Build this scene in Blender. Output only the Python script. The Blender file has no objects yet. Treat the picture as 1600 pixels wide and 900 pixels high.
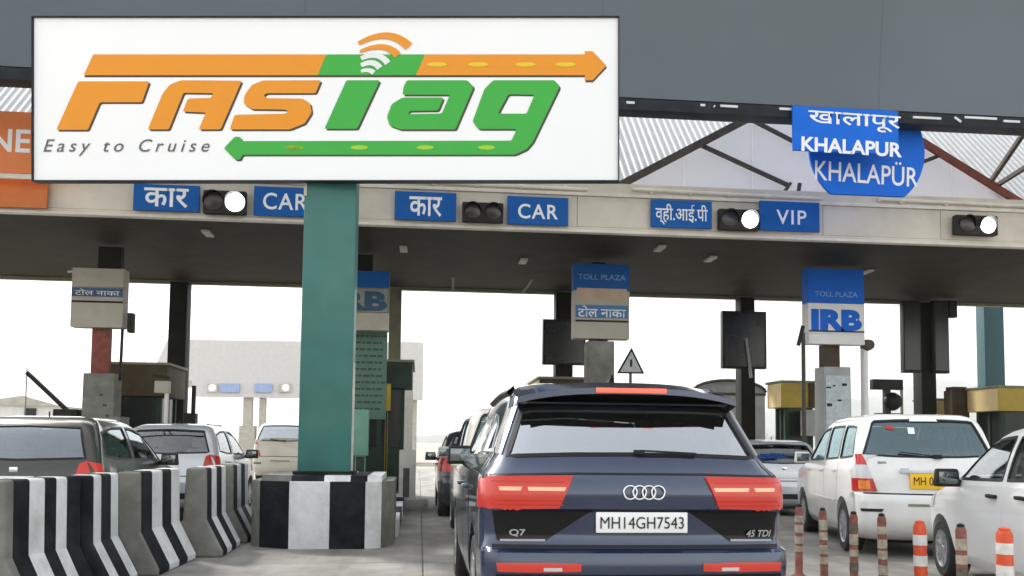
import bpy, bmesh, math, random
import numpy as np
from math import radians, sin, cos, pi, atan2, sqrt
from mathutils import Vector, Matrix
from mathutils.bvhtree import BVHTree
random.seed(7)
S = bpy.context.scene
C = S.collection

# ------------------------------------------------------------------ camera
YAW, PITCH, ROLL, FPX, PPY = radians(5.8), radians(3.77), 0.011, 1420.0, 599.0
CAM = Vector((0, 0, 1.38))
RM = (Matrix.Rotation(-YAW, 3, 'Z') @ Matrix.Rotation(pi/2 + PITCH, 3, 'X') @ Matrix.Rotation(ROLL, 3, 'Z'))
cd = bpy.data.cameras.new('camera'); cam = bpy.data.objects.new('camera', cd); C.objects.link(cam)
cam.matrix_world = Matrix.Translation(CAM) @ RM.to_4x4()
cd.sensor_width = 36; cd.lens = FPX/1600*36; cd.shift_y = (PPY - 450)/1600
cd.clip_start = .05; cd.clip_end = 5000
S.camera = cam

# ------------------------------------------------------------------ world, sun, exposure
SUN_EL, SUN_ROT = radians(42), radians(320)
w = bpy.data.worlds.new('World'); S.world = w; w.use_nodes = True
wn, wl = w.node_tree.nodes, w.node_tree.links
sky = wn.new('ShaderNodeTexSky'); sky.sky_type = 'NISHITA'; sky.sun_disc = False
sky.sun_elevation = SUN_EL; sky.sun_rotation = SUN_ROT
sky.air_density = 1.8; sky.dust_density = 1.5; sky.ozone_density = 1.0
hs = wn.new('ShaderNodeHueSaturation'); hs.inputs['Saturation'].default_value = .22
wl.new(sky.outputs[0], hs.inputs['Color']); wl.new(hs.outputs[0], wn['Background'].inputs['Color'])
wn['Background'].inputs['Strength'].default_value = .15
sd = bpy.data.lights.new('sun', 'SUN'); sun = bpy.data.objects.new('sun', sd); C.objects.link(sun)
sd.energy = 2.3; sd.angle = radians(10); sd.color = (1, .96, .9)
sv = Vector((sin(SUN_ROT)*cos(SUN_EL), cos(SUN_ROT)*cos(SUN_EL), sin(SUN_EL)))
sun.rotation_euler = sv.to_track_quat('Z', 'Y').to_euler(); sun.location = (0, -20, 40)
S.view_settings.view_transform = 'Standard'; S.view_settings.look = 'None'
S.view_settings.exposure = 1.35; S.view_settings.gamma = 1; S.view_settings.use_curve_mapping = False
S.render.engine = 'CYCLES'
S.cycles.max_bounces = 8; S.cycles.transparent_max_bounces = 16
S.cycles.sample_clamp_indirect = 4

# ------------------------------------------------------------------ helpers
def P(px, py, Y):
    d = RM @ Vector(((px-800)/FPX, (PPY-py)/FPX, -1)); return CAM + d*(Y/d.y)
def srgb(r, g, b):
    f = lambda c: (c/255/12.92) if c/255 <= .04045 else ((c/255+.055)/1.055)**2.4
    return (f(r), f(g), f(b))
MATS = {}
def mat(name, col, rough=.6, metal=0., noise=.12, scale=4., bump=0., coat=0., dirt=0., dcol=(.10, .085, .06), spec=.5, dscale=1.3, dmap=None, emit=0, ecol=None):
    if name in MATS: return MATS[name]
    m = bpy.data.materials.new(name); m.use_nodes = True; n, l = m.node_tree.nodes, m.node_tree.links
    b = n['Principled BSDF']
    b.inputs['Roughness'].default_value = rough; b.inputs['Metallic'].default_value = metal
    b.inputs['Coat Weight'].default_value = coat; b.inputs['Coat Roughness'].default_value = .06
    b.inputs['Specular IOR Level'].default_value = spec
    g = n.new('ShaderNodeNewGeometry')
    t = n.new('ShaderNodeTexNoise'); t.inputs['Scale'].default_value = scale; t.inputs['Detail'].default_value = 6
    l.new(g.outputs['Position'], t.inputs['Vector'])
    mr = n.new('ShaderNodeMapRange'); mr.inputs[1].default_value = .3; mr.inputs[2].default_value = .7
    mr.inputs[3].default_value = 1-noise; mr.inputs[4].default_value = 1+noise
    l.new(t.outputs[0], mr.inputs[0])
    mx = n.new('ShaderNodeVectorMath'); mx.operation = 'SCALE'; mx.inputs[0].default_value = col
    l.new(mr.outputs[0], mx.inputs['Scale'])
    out = mx.outputs[0]
    if dirt:
        t2 = n.new('ShaderNodeTexNoise'); t2.inputs['Scale'].default_value = dscale; t2.inputs['Detail'].default_value = 8; t2.inputs['Roughness'].default_value = .65
        if dmap:
            vm = n.new('ShaderNodeVectorMath'); vm.operation = 'MULTIPLY'; vm.inputs[1].default_value = dmap
            l.new(g.outputs['Position'], vm.inputs[0]); l.new(vm.outputs[0], t2.inputs['Vector'])
        else: l.new(g.outputs['Position'], t2.inputs['Vector'])
        r2 = n.new('ShaderNodeMapRange'); r2.inputs[1].default_value = .45; r2.inputs[2].default_value = .72; r2.inputs[3].default_value = 0; r2.inputs[4].default_value = dirt
        l.new(t2.outputs[0], r2.inputs[0])
        mm = n.new('ShaderNodeMix'); mm.data_type = 'RGBA'
        l.new(r2.outputs[0], mm.inputs[0]); l.new(out, mm.inputs[6]); mm.inputs[7].default_value = (*dcol, 1)
        out = mm.outputs[2]
    l.new(out, b.inputs['Base Color'])
    if bump:
        bp = n.new('ShaderNodeBump'); bp.inputs['Strength'].default_value = bump; bp.inputs['Distance'].default_value = .01
        t3 = n.new('ShaderNodeTexNoise'); t3.inputs['Scale'].default_value = scale*6; t3.inputs['Detail'].default_value = 5
        l.new(g.outputs['Position'], t3.inputs['Vector']); l.new(t3.outputs[0], bp.inputs['Height']); l.new(bp.outputs[0], b.inputs['Normal'])
    if emit:
        b.inputs['Emission Color'].default_value = (*(ecol or col), 1); b.inputs['Emission Strength'].default_value = emit
    MATS[name] = m; return m
def glass(name, tint, refl=.6, ior=1.5, gcol=(.95, .98, 1)):
    if name in MATS: return MATS[name]
    m = bpy.data.materials.new(name); m.use_nodes = True; n, l = m.node_tree.nodes, m.node_tree.links
    for x in list(n):
        if x.type == 'BSDF_PRINCIPLED': n.remove(x)
    tr = n.new('ShaderNodeBsdfTransparent'); tr.inputs[0].default_value = (*tint, 1)
    gl = n.new('ShaderNodeBsdfGlossy'); gl.inputs['Roughness'].default_value = .03
    gl.inputs[0].default_value = (*gcol, 1)
    fr = n.new('ShaderNodeFresnel'); fr.inputs[0].default_value = ior
    mp = n.new('ShaderNodeMath'); mp.operation = 'ADD'; mp.inputs[1].default_value = refl; mp.use_clamp = True
    l.new(fr.outputs[0], mp.inputs[0])
    mx = n.new('ShaderNodeMixShader'); l.new(mp.outputs[0], mx.inputs[0]); l.new(tr.outputs[0], mx.inputs[1]); l.new(gl.outputs[0], mx.inputs[2])
    l.new(mx.outputs[0], n['Material Output'].inputs[0])
    MATS[name] = m; return m

def thing(name, label, cat, loc=(0, 0, 0), rotz=0, group=None, kind=None):
    o = bpy.data.objects.new(name, None); C.objects.link(o); o.location = loc; o.rotation_euler = (0, 0, rotz)
    o.empty_display_size = .2
    tag(o, label, cat, group, kind); return o
def tag(o, label=None, cat=None, group=None, kind=None):
    if label: o['label'] = label
    if cat: o['category'] = cat
    if group: o['group'] = group
    if kind: o['kind'] = kind
    return o
class MB:
    def __init__(s): s.v = []; s.f = []; s.m = []
    def add(s, vs, fs, mi=0):
        k = len(s.v); s.v += [Vector(p) for p in vs]
        for f in fs: s.f.append([i+k for i in f]); s.m.append(mi)
        return s
    def box(s, c, d, mi=0, rot=None, top=(1, 1)):
        x, y, z = d[0]/2, d[1]/2, d[2]/2; tx, ty = top
        vs = [(-x, -y, -z), (x, -y, -z), (x, y, -z), (-x, y, -z), (-x*tx, -y*ty, z), (x*tx, -y*ty, z), (x*tx, y*ty, z), (-x*tx, y*ty, z)]
        vs = [Vector(v) for v in vs]
        if rot is not None: vs = [rot @ v for v in vs]
        c = Vector(c)
        return s.add([v + c for v in vs], [(3, 2, 1, 0), (4, 5, 6, 7), (0, 1, 5, 4), (1, 2, 6, 5), (2, 3, 7, 6), (3, 0, 4, 7)], mi)
    def span(s, a, b, mi=0):
        a, b = Vector(a), Vector(b); return s.box((a+b)/2, b-a, mi)
    def bar(s, a, b, wd, dp=None, mi=0, up=(0, 0, 1)):
        a, b = Vector(a), Vector(b); dp = dp or wd; d = b-a; z = d.normalized()
        u = Vector(up)
        if abs(u.dot(z)) > .98: u = Vector((1, 0, 0))
        x = u.cross(z).normalized(); y = z.cross(x)
        rot = Matrix((x, y, z)).transposed()
        return s.box((a+b)/2, (wd, dp, d.length), mi, rot)
    def tube(s, pts, r, n=10, mi=0, cap=True):
        pts = [Vector(p) for p in pts]; rs = r if isinstance(r, (list, tuple)) else [r]*len(pts)
        vs, fs = [], []
        ref = None
        for i, p in enumerate(pts):
            t = (pts[min(i+1, len(pts)-1)] - pts[max(i-1, 0)]).normalized()
            if ref is None:
                ref = Vector((0, 0, 1)) if abs(t.z) < .9 else Vector((1, 0, 0))
            x = t.cross(ref).normalized(); y = x.cross(t).normalized(); ref = y
            for k in range(n):
                a = 2*pi*k/n; vs.append(p + (x*cos(a) + y*sin(a))*rs[i])
        for i in range(len(pts)-1):
            for k in range(n):
                fs.append((i*n+k, i*n+(k+1) % n, (i+1)*n+(k+1) % n, (i+1)*n+k))
        if cap: fs += [tuple(range(n))[::-1], tuple(range((len(pts)-1)*n, len(pts)*n))]
        return s.add(vs, fs, mi)
    def lathe(s, prof, axis='z', c=(0, 0, 0), n=24, mi=0):
        vs, fs = [], []; c = Vector(c)
        for r, h in prof:
            for k in range(n):
                a = 2*pi*k/n; u, v = r*cos(a), r*sin(a)
                vs.append(c + Vector({'z': (u, v, h), 'x': (h, u, v), 'y': (v, h, u)}[axis]))
        for i in range(len(prof)-1):
            for k in range(n): fs.append((i*n+k, i*n+(k+1) % n, (i+1)*n+(k+1) % n, (i+1)*n+k))
        fs += [tuple(range(n))[::-1], tuple(range((len(prof)-1)*n, len(prof)*n))]
        return s.add(vs, fs, mi)
    def prism(s, poly, fn, mi=0):
        # poly of (u,v); fn(u,v,k) with k=0 front, 1 back
        n = len(poly)
        vs = [fn(u, v, 0) for u, v in poly] + [fn(u, v, 1) for u, v in poly]
        fs = [tuple(range(n)), tuple(range(n, 2*n))[::-1]] + [(i, i+n, (i+1) % n+n, (i+1) % n) for i in range(n)]
        return s.add(vs, fs, mi)
    def mesh(s, name, mats, off=(0, 0, 0), bevel=0, smooth=0, bseg=2, recalc=True):
        me = bpy.data.meshes.new(name); off = Vector(off)
        me.from_pydata([v-off for v in s.v], [], s.f)
        for m in (mats if isinstance(mats, (list, tuple)) else [mats]): me.materials.append(m)
        me.polygons.foreach_set('material_index', s.m)
        bm = bmesh.new(); bm.from_mesh(me)
        if recalc: bmesh.ops.recalc_face_normals(bm, faces=bm.faces)
        if bevel:
            es = [e for e in bm.edges if len(e.link_faces) == 2 and e.calc_face_angle(0) > .6]
            bmesh.ops.bevel(bm, geom=es, offset=bevel, segments=bseg, profile=.6, affect='EDGES', clamp_overlap=True)
            smooth = smooth or 40
        if smooth:
            for f in bm.faces: f.smooth = True
            for e in bm.edges:
                if len(e.link_faces) == 2 and e.calc_face_angle(0) > radians(smooth): e.smooth = False
        bm.to_mesh(me); bm.free(); return me
    def build(s, name, mats, parent=None, off=None, **kw):
        if off is None: off = parent.location if parent is not None and kw.pop('world', False) else (0, 0, 0)
        kw.pop('world', None)
        me = s.mesh(name, mats, off, **kw); o = bpy.data.objects.new(name, me); C.objects.link(o)
        if parent is not None: o.parent = parent
        return o
    def at(s, name, mats, base, label=None, cat=None, group=None, kind=None, **kw):
        me = s.mesh(name, mats, base, **kw); o = bpy.data.objects.new(name, me); C.objects.link(o); o.location = base
        tag(o, label, cat, group, kind); return o
def copy_tree(o, parent=None):
    c = o.copy(); C.objects.link(c)
    if parent is not None: c.parent = parent
    for ch in [x for x in S.objects if x.parent == o]: copy_tree(ch, c)
    return c
def inst(src, name, parent, loc, rot=None):
    o = bpy.data.objects.new(name, src.data); C.objects.link(o); o.parent = parent; o.location = loc
    if rot: o.rotation_euler = rot
    return o
def text_mesh(body, shear=0, spacing=1., bold=0., ext=0.002):
    cu = bpy.data.curves.new('lettering', 'FONT'); cu.body = body; cu.size = 1; cu.shear = shear; cu.space_character = spacing
    cu.offset = bold; cu.extrude = 0; cu.align_x = 'LEFT'; cu.resolution_u = 4
    o = bpy.data.objects.new('lettering', cu); C.objects.link(o); bpy.context.view_layer.update()
    dg = bpy.context.evaluated_depsgraph_get(); me = bpy.data.meshes.new_from_object(o.evaluated_get(dg))
    C.objects.unlink(o); bpy.data.objects.remove(o); bpy.data.curves.remove(cu)
    co = np.array([v.co[:] for v in me.vertices]); return me, co
def lettering(body, m, parent, O, U, V, wd, ht, shear=0, spacing=1., bold=0., name='lettering', off=(0, 0, 0), lift=.004):
    """flat lettering filling the box O..O+U*wd..+V*ht (lower left O), standing `lift` proud"""
    me, co = text_mesh(body, shear, spacing, bold)
    lo, hi = co.min(0), co.max(0); U, V = Vector(U), Vector(V); N = U.cross(V)
    O = Vector(O) - Vector(off)
    for v in me.vertices:
        a = (v.co.x-lo[0])/(hi[0]-lo[0])*wd; b = (v.co.y-lo[1])/(hi[1]-lo[1])*ht
        v.co = O + U*a + V*b + N*lift
    me.materials.clear(); me.materials.append(m)
    for p in me.polygons: p.material_index = 0
    o = bpy.data.objects.new(name, me); C.objects.link(o); o.parent = parent; return o
def flat_poly(name, loops, fn, m, parent):
    """flat print: filled 2D loops (first outer, others holes)"""
    bm = bmesh.new(); es = []
    for lp in loops:
        vs = [bm.verts.new(fn(u, v)) for u, v in lp]
        es += [bm.edges.new((vs[i], vs[(i+1) % len(vs)])) for i in range(len(vs))]
    bmesh.ops.triangle_fill(bm, use_beauty=True, use_dissolve=False, edges=es)
    me = bpy.data.meshes.new(name); bm.to_mesh(me); bm.free(); me.materials.append(m)
    o = bpy.data.objects.new(name, me); C.objects.link(o); o.parent = parent; return o

# ------------------------------------------------------------------ materials
M_slab = mat('concrete_road', (.265, .25, .228), .8, noise=.22, scale=2.2, bump=.5, dirt=.75, dcol=(.10, .093, .08), dscale=.8, dmap=(1.6, .28, 1))
M_joint = mat('joint_dirt', (.15, .14, .125), .95, noise=.3, scale=5)
M_dust = mat('dusty_ground', (.33, .30, .25), .95, noise=.25, scale=.3)
M_conc = mat('weathered_concrete', (.27, .26, .24), .85, noise=.2, scale=6, bump=.4, dirt=.5, dcol=(.1, .095, .08))
M_concg = mat('old_grey_concrete', (.20, .195, .17), .88, noise=.25, scale=5, bump=.4, dirt=.6, dcol=(.08, .08, .06))
M_wstripe = mat('white_kerb_paint', (.72, .72, .72), .6, noise=.06, scale=9, bump=.15, dirt=.5, dcol=(.30, .28, .25), dscale=2.6)
M_kstripe = mat('black_kerb_paint', (.011, .012, .015), .6, noise=.3, scale=7, bump=.15, dirt=.4, dcol=(.06, .06, .055), dscale=2.5, spec=0.1)
M_green = mat('green_column_paint', (.020, .135, .115), .5, noise=.14, scale=2, coat=.15, dirt=.35, dcol=(.09, .17, .13), dscale=.9, bump=.05)
M_teal = mat('teal_column_paint', (.009, .055, .065), .6, noise=.1)
M_fascia = mat('cream_cladding', (.62, .56, .47), .55, noise=.08, scale=1.2, dirt=.4, dcol=(.33, .29, .23), dscale=1.1)
M_trim = mat('pale_trim', (.68, .63, .55), .5, noise=.1, dirt=.3, dcol=(.3, .27, .2))
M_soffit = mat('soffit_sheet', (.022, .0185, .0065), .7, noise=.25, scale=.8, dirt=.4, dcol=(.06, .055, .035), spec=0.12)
M_grey = mat('grey_canopy_sheet', (.060, .084, .106), .38, metal=.0, noise=.10, scale=.35, coat=.2, dirt=.25, dcol=(.07, .075, .08), dscale=.5)
M_gutter = mat('dark_gutter', (.018, .022, .027), .5, noise=.3, spec=0.12)
M_chip = mat('bare_metal', (.55, .56, .56), .4, metal=.3, noise=.1)
M_corr = mat('white_roof_sheet', (.50, .50, .49), .5, noise=.06, dirt=.2, dcol=(.45, .43, .38))
M_panel_ = mat('translucent_gable_panel', (.66, .66, .69), .5, noise=.05, scale=2, dirt=.15, dcol=(.5, .5, .55))
M_panel = M_panel_; _n, _l = M_panel.node_tree.nodes, M_panel.node_tree.links
_t = _n.new('ShaderNodeBsdfTranslucent'); _t.inputs[0].default_value = (.76, .76, .78, 1); _m = _n.new('ShaderNodeMixShader'); _m.inputs[0].default_value = .55
_l.new(_n['Principled BSDF'].outputs[0], _m.inputs[1]); _l.new(_t.outputs[0], _m.inputs[2]); _l.new(_m.outputs[0], _n['Material Output'].inputs[0])
M_steel = mat('brown_steel', (.085, .075, .062), .6, noise=.25, scale=6, spec=0.12)
M_rust = mat('rust_red_steel', (.20, .045, .028), .65, noise=.3, scale=8)
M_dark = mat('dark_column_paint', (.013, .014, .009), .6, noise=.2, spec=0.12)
M_blue = mat('blue_sign', (.001, .095, .36), .55, spec=.2, noise=.06, dirt=.12, dcol=(.02, .10, .36))
M_bluep = mat('blue_sign_bright', (.001, .125, .62), .55, spec=.2, noise=.04)
M_white = mat('sign_white', (.80, .80, .80), .5, noise=.03)
M_board = mat('billboard_white', (.92, .92, .92), .6, noise=.012, scale=.8)
M_lorange = mat('logo_orange', (.80, .29, .008), .6, noise=.02)
M_lgreen = mat('logo_green', (.04, .40, .045), .6, noise=.02)
M_lyel = mat('logo_yellow', (.80, .55, .02), .6, noise=.02)
M_lygr = mat('logo_lime', (.35, .60, .03), .6, noise=.02)
M_lshad = mat('logo_shadow', (.07, .055, .045), .7, noise=.02)
M_lgrey = mat('slogan_grey', (.12, .12, .125), .7, noise=.02)
M_orange = mat('orange_sign', (.72, .19, .04), .5, noise=.06)
M_orange2 = mat('dark_orange_sign', (.52, .13, .012), .5, noise=.08)
M_blk = mat('black_plastic', (.012, .012, .012), .45, noise=.15, spec=0.25)
M_blkm = mat('black_housing', (.03, .028, .024), .6, noise=.2, spec=0.12)
M_lampon = mat('lit_lens', (.9, .9, .9), .3, emit=3.0, ecol=(1, 1, .97))
M_lampoff = mat('unlit_lens', (.025, .02, .015), .25, noise=.1)
M_beige = mat('beige_signbox', (.42, .39, .32), .6, noise=.1, dirt=.4, dcol=(.25, .22, .17), dscale=2)
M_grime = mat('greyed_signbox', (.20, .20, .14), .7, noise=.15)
M_yellow = mat('yellow_fascia', (.42, .30, .03), .55, noise=.1, dirt=.3, dcol=(.25, .18, .03))
M_yelp = mat('cream_and_lit_yellow', (.68, .52, .25), .6, noise=.08)  # lit side of the yellow fascias as colour; also the small booth's cream
M_brown = mat('brown_booth', (.075, .055, .035), .65, noise=.2, spec=0.12)
M_booth = mat('dark_green_booth', (.03, .05, .035), .6, noise=.2, spec=0.12)
M_mint = mat('mint_panel', (.15, .34, .26), .55, noise=.08)
M_text = mat('notice_green', (.09, .17, .13), .65, noise=.1)
M_textd = mat('notice_ink', (.03, .07, .055), .7, noise=.1)
M_greyb = mat('grey_box', (.33, .34, .33), .55, noise=.1, dirt=.25)
M_pale = mat('pale_post', (.50, .48, .42), .6, noise=.12, dirt=.3)
M_white2 = mat('white_paint', (.74, .74, .72), .5, noise=.05, dirt=.15, dcol=(.5, .48, .42))
M_rubber = mat('tyre_rubber', (.018, .018, .018), .8, noise=.25, scale=12)
M_rim = mat('alloy_rim', (.45, .45, .46), .32, metal=.8, noise=.06)
M_chrome = mat('chrome', (.75, .76, .77), .15, metal=1., noise=.03)
M_int = mat('car_interior', (.035, .034, .033), .8, noise=.1)
M_seat = mat('seat_fabric', (.10, .095, .09), .85, noise=.15)
M_seatl = mat('seat_cover', (.38, .36, .33), .8, noise=.1)
M_gdark = glass('tinted_glass', (.45, .49, .52), .46)
M_gteal = glass('teal_glass', (.30, .47, .50), .20, gcol=(.52, .68, .72))
M_gmid = glass('grey_glass', (.40, .44, .46), .22, gcol=(.8, .86, .9))
M_gloss = mat('gloss_black', (.004, .004, .0045), .18, noise=.05, spec=.25)
M_gcar = glass('car_glass', (.62, .68, .68), .10)
M_bglass = mat('booth_glass', (.02, .024, .022), .2, noise=.1, spec=.25)
M_red = mat('lamp_red', (.45, .012, .008), .25, noise=.05, coat=.4)
M_redlit = mat('lamp_red_lit', (.34, .014, .007), .28, coat=.3, noise=.03, emit=.09, ecol=(1, .06, .02))
M_bar = mat('lamp_bar_lit', (.8, .25, .15), .3, emit=.36, ecol=(1, .38, .22))
M_high = mat('high_lamp_lit', (.6, .08, .05), .3, emit=.42, ecol=(1, .13, .06))
M_amber = mat('lamp_amber', (.75, .20, .01), .25, coat=.5)
M_clear = mat('lamp_clear', (.55, .55, .55), .15, noise=.05, coat=.5)
M_mirror = mat('mirror_face', (.16, .18, .18), .05, metal=1., noise=.02)
M_plate_y = mat('yellow_plate', (.85, .50, .01), .5, noise=.05)
M_postr = mat('post_red', (.62, .075, .02), .5, noise=.12, scale=14)
M_postrd = mat('faded_red', (.24, .085, .06), .7, noise=.35, scale=18)
M_postw = mat('post_white', (.70, .68, .64), .55, noise=.15, scale=14)
M_postwd = mat('soiled_white', (.42, .37, .29), .75, noise=.35, scale=18)
M_postg = mat('soiled_grey', (.14, .12, .09), .8, noise=.35, scale=18)
def paint(name, col, metal=.35, rough=.24, dirt=.0, coat=.9):
    return mat(name, col, rough, metal, noise=.02, scale=3, coat=coat, dirt=dirt, dcol=(.25, .22, .17), dscale=2.2)
PA_navy = paint('navy_paint', (.009, .023, .066), .35, .16, coat=1.)
PA_bronze = paint('grey_bronze_paint', (.034, .033, .025), .4, .28)
PA_silver = paint('silver_paint', (.54, .55, .56), .35, .34)
PA_pale = paint('pale_silver_paint', (.52, .49, .43), .3, .36)
PA_dark = paint('charcoal_paint', (.03, .03, .03), .3, .32)
PA_white = paint('white_car_paint', (.80, .80, .79), 0., .35)
PA_wdust = paint('dusty_white_paint', (.76, .75, .73), 0., .38, dirt=.2)
PA_beige = paint('hazed_beige_paint', (.66, .61, .53), .05, .4)  # beige made paler so the distance haze sits in the paint

# ------------------------------------------------------------------ setting: ground
g = MB(); g.add([(-1250, -55, -.03), (2050, -55, -.03), (2050, 3650, -.03), (-1250, 3650, -.03)], [(0, 1, 2, 3)])
g.at('ground', M_dust, (0, 0, -.03), kind='structure')
road = thing('road', None, None, (0, 0, 0), kind='structure')
W, L = 3.62, 4.55
xs = [0.07 + W*i for i in range(-4, 6)]; ys = [10.6 + L*j for j in range(-5, 9)]
proto = None
for i in range(len(xs)-1):
    for j in range(len(ys)-1):
        if proto is None:
            b = MB().box((0, 0, -.06), (W-.012, L-.024, .12)); proto = b.build('concrete_slab', M_slab, road, bevel=.008, bseg=1); o = proto
        else: o = inst(proto, 'concrete_slab', road, (0, 0, 0))
        o.location = ((xs[i]+xs[i+1])/2, (ys[j]+ys[j+1])/2, random.uniform(-.002, .002))
b = MB()
for x in xs: b.span((x-.012, ys[0], -.022), (x+.012, ys[-1], -.016))
for y in ys: b.span((xs[0], y-.015, -.0235), (xs[-1], y+.015, -.0175))
b.build('joint_filler', M_joint, road)

# ------------------------------------------------------------------ haze
hz = MB().span((-1300, -60, -1.2), (2100, 3700, 330)).build('haze', mat('haze_air', (1, 1, 1)), None); hz['kind'] = 'stuff'
hm = hz.data.materials[0].node_tree
for nd in list(hm.nodes):
    if nd.type != 'OUTPUT_MATERIAL': hm.nodes.remove(nd)
pv = hm.nodes.new('ShaderNodeVolumePrincipled'); pv.inputs['Density'].default_value = .00035; pv.inputs['Color'].default_value = (.93, .95, .97, 1)
hm.links.new(pv.outputs[0], [n_ for n_ in hm.nodes if n_.type == 'OUTPUT_MATERIAL'][0].inputs['Volume'])

# islands between the lanes
ISL = [-6.75, -1.05, 4.0, 9.5, 14.95, 20.4]
isl = None
for k, x in enumerate(ISL):
    a = MB(); n = 9; y0, y1 = (13.4, 25.5)
    if isl is None:
        step = (y1-y0)/n
        for q in range(n): a.box((0, y0-13.4+step*(q+.5), .13), (1.55, step, .26), mi=q % 2)
        isl = a.build('island_kerb', [M_wstripe, M_kstripe], None, smooth=0); isl['kind'] = 'structure'; o = isl
    else:
        o = isl.copy(); C.objects.link(o)
    o.location = (x, 13.4, 0)
# ------------------------------------------------------------------ upper grey canopy
XL, XR = -17.0, 23.0
can = thing('grey_canopy', 'long dark grey canopy edge across the top, above the roof trusses', 'canopy', (3, 15, 7.1))
wid = 5.0; n = int((XR-XL)/wid)
proto = None
for i in range(n):
    if proto is None:
        a = MB(); prof = [(0, 0), (-.02, .35), (-.06, .8), (-.13, 1.35), (-.24, 2.0), (-.40, 2.7)]
        vs = []; fs = []
        for (dy, dz) in prof: vs += [(-wid/2+.0015, dy, dz), (wid/2-.0015, dy, dz)]
        for (dy, dz) in prof[::-1]: vs += [(-wid/2+.0015, dy+.18, dz), (wid/2-.0015, dy+.18, dz)]
        m = len(vs)//2
        fs = [(2*k, 2*k+1, (2*k+3) % (2*m), (2*k+2) % (2*m)) for k in range(m)]
        fs += [tuple(range(0, 2*m, 2))[::-1], tuple(range(1, 2*m, 2))]
        a.add(vs, fs); proto = a.build('canopy_panel', M_grey, can, smooth=30); o = proto
    else: o = inst(proto, 'canopy_panel', can, (0, 0, 0))
    o.location = (XL+wid*(i+.5)-3, 0, .24)
a = MB(); a.span((XL-3, -.06, 0), (XR-3, .30, .20)); a.span((XL-3, .02, .205), (XR-3, .24, .24))
a.build('gutter', M_gutter, can, bevel=.012)
rr = random.Random(3)
for px, ln in ((985, 14), (1098, 8), (1116, 2.5), (1139, 30), (1232, 32), (1448, 50), (1496, 14), (1532, 58), (1580, 30)):
    p = P(px, 166 if px < 1200 else 172, 14.93); a = MB(); a.box((0, 0, 0), (ln/94.7, .02, .045), rot=Matrix.Rotation(.6 if ln in (14, 2.5) and px > 1100 else 0, 3, 'Y'))
    o = a.build('metal_clip', M_chip, can, bevel=.004, bseg=1); o.location = (p.x-3, -.073, .135 + rr.uniform(-.03, .03))
for x in (-14, -6, 2, 12, 20):
    a = MB(); a.bar((x-3, .2, .1), (x-3, 3.1, -.25), .08); a.bar((x-3, .2, 1.6), (x-3, 3.1, -.2), .08)
    a.build('brace', M_steel, can)

# ------------------------------------------------------------------ toll canopy: beam, soffit, gables
YB = 17.3
tc = thing('toll_canopy', 'wide toll plaza canopy with cream fascia and dark olive underside', 'canopy', (3, YB, 5.5))
H0 = 5.5
def tcp(mb, name, m, **k): return mb.build(name, m, tc, world=True, **k)
xa = XL
proto = None; wid = 2.5
for i in range(int((XR-XL)/wid)):
    if proto is None:
        a = MB().box((0, 0, 0), (wid-.008, .06, .60)); proto = a.build('fascia_panel', M_fascia, tc, bevel=.004, bseg=1); o = proto
    else: o = inst(proto, 'fascia_panel', tc, (0, 0, 0))
    o.location = (XL+wid*(i+.5)-3, .02, .42)
tcp(MB().span((XL, YB-.05, H0), (XR, YB+.12, H0+.055)), 'bottom_trim', M_trim, bevel=.006)
tcp(MB().span((XL, YB-.02, H0+.06), (XR, YB+.1, H0+.115)), 'bottom_rail', M_fascia, bevel=.006)
tcp(MB().span((XL, YB-.06, H0+.725), (XR, YB+.12, H0+.79)), 'top_trim', M_trim, bevel=.006)
tcp(MB().span((XL, YB+.06, H0+.79), (XR, YB+.12, H0+1.02)), 'upper_band', M_fascia)
for xx0, xx1 in ((-12, -6.2), (-1.1, 3.2), (4.1, 8.0), (9.2, 14)):
    a = MB().tube([(xx0, YB-.0, H0+.90), (xx1, YB-.0, H0+.86)], .035)
    for q in range(5):
        x = xx0+(xx1-xx0)*(q+.5)/5; a.box((x, YB+.03, H0+.88), (.07, .07, .10))
    tcp(a, 'conduit', M_trim, smooth=40)
# roof deck and soffit
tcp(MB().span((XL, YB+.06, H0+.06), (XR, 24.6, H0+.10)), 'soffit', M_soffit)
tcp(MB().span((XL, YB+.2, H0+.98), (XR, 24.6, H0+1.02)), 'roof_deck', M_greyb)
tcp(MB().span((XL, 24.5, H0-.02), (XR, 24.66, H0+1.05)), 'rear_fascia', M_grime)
for i, x in enumerate((-4.3, -.4, 2.3, 5.0, 6.4, 10.5)):
    o = MB().box((0, 0, 0), (.16, .5, .05)).build('light_fitting', M_pale, tc, bevel=.01); o.location = (x-3, 1.3+.9*(i % 3), .0)
    o.location.z = -.0 + .03
for px, dx in ((708, 0), (818, .22)):
    p = P(px, 440, 22.6); o = MB().bar((0, 0, 0), (dx, 0, .32), .055).build('hanging_tube', M_pale, tc); o.location = (p.x-3, p.y-YB, -.31)

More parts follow.
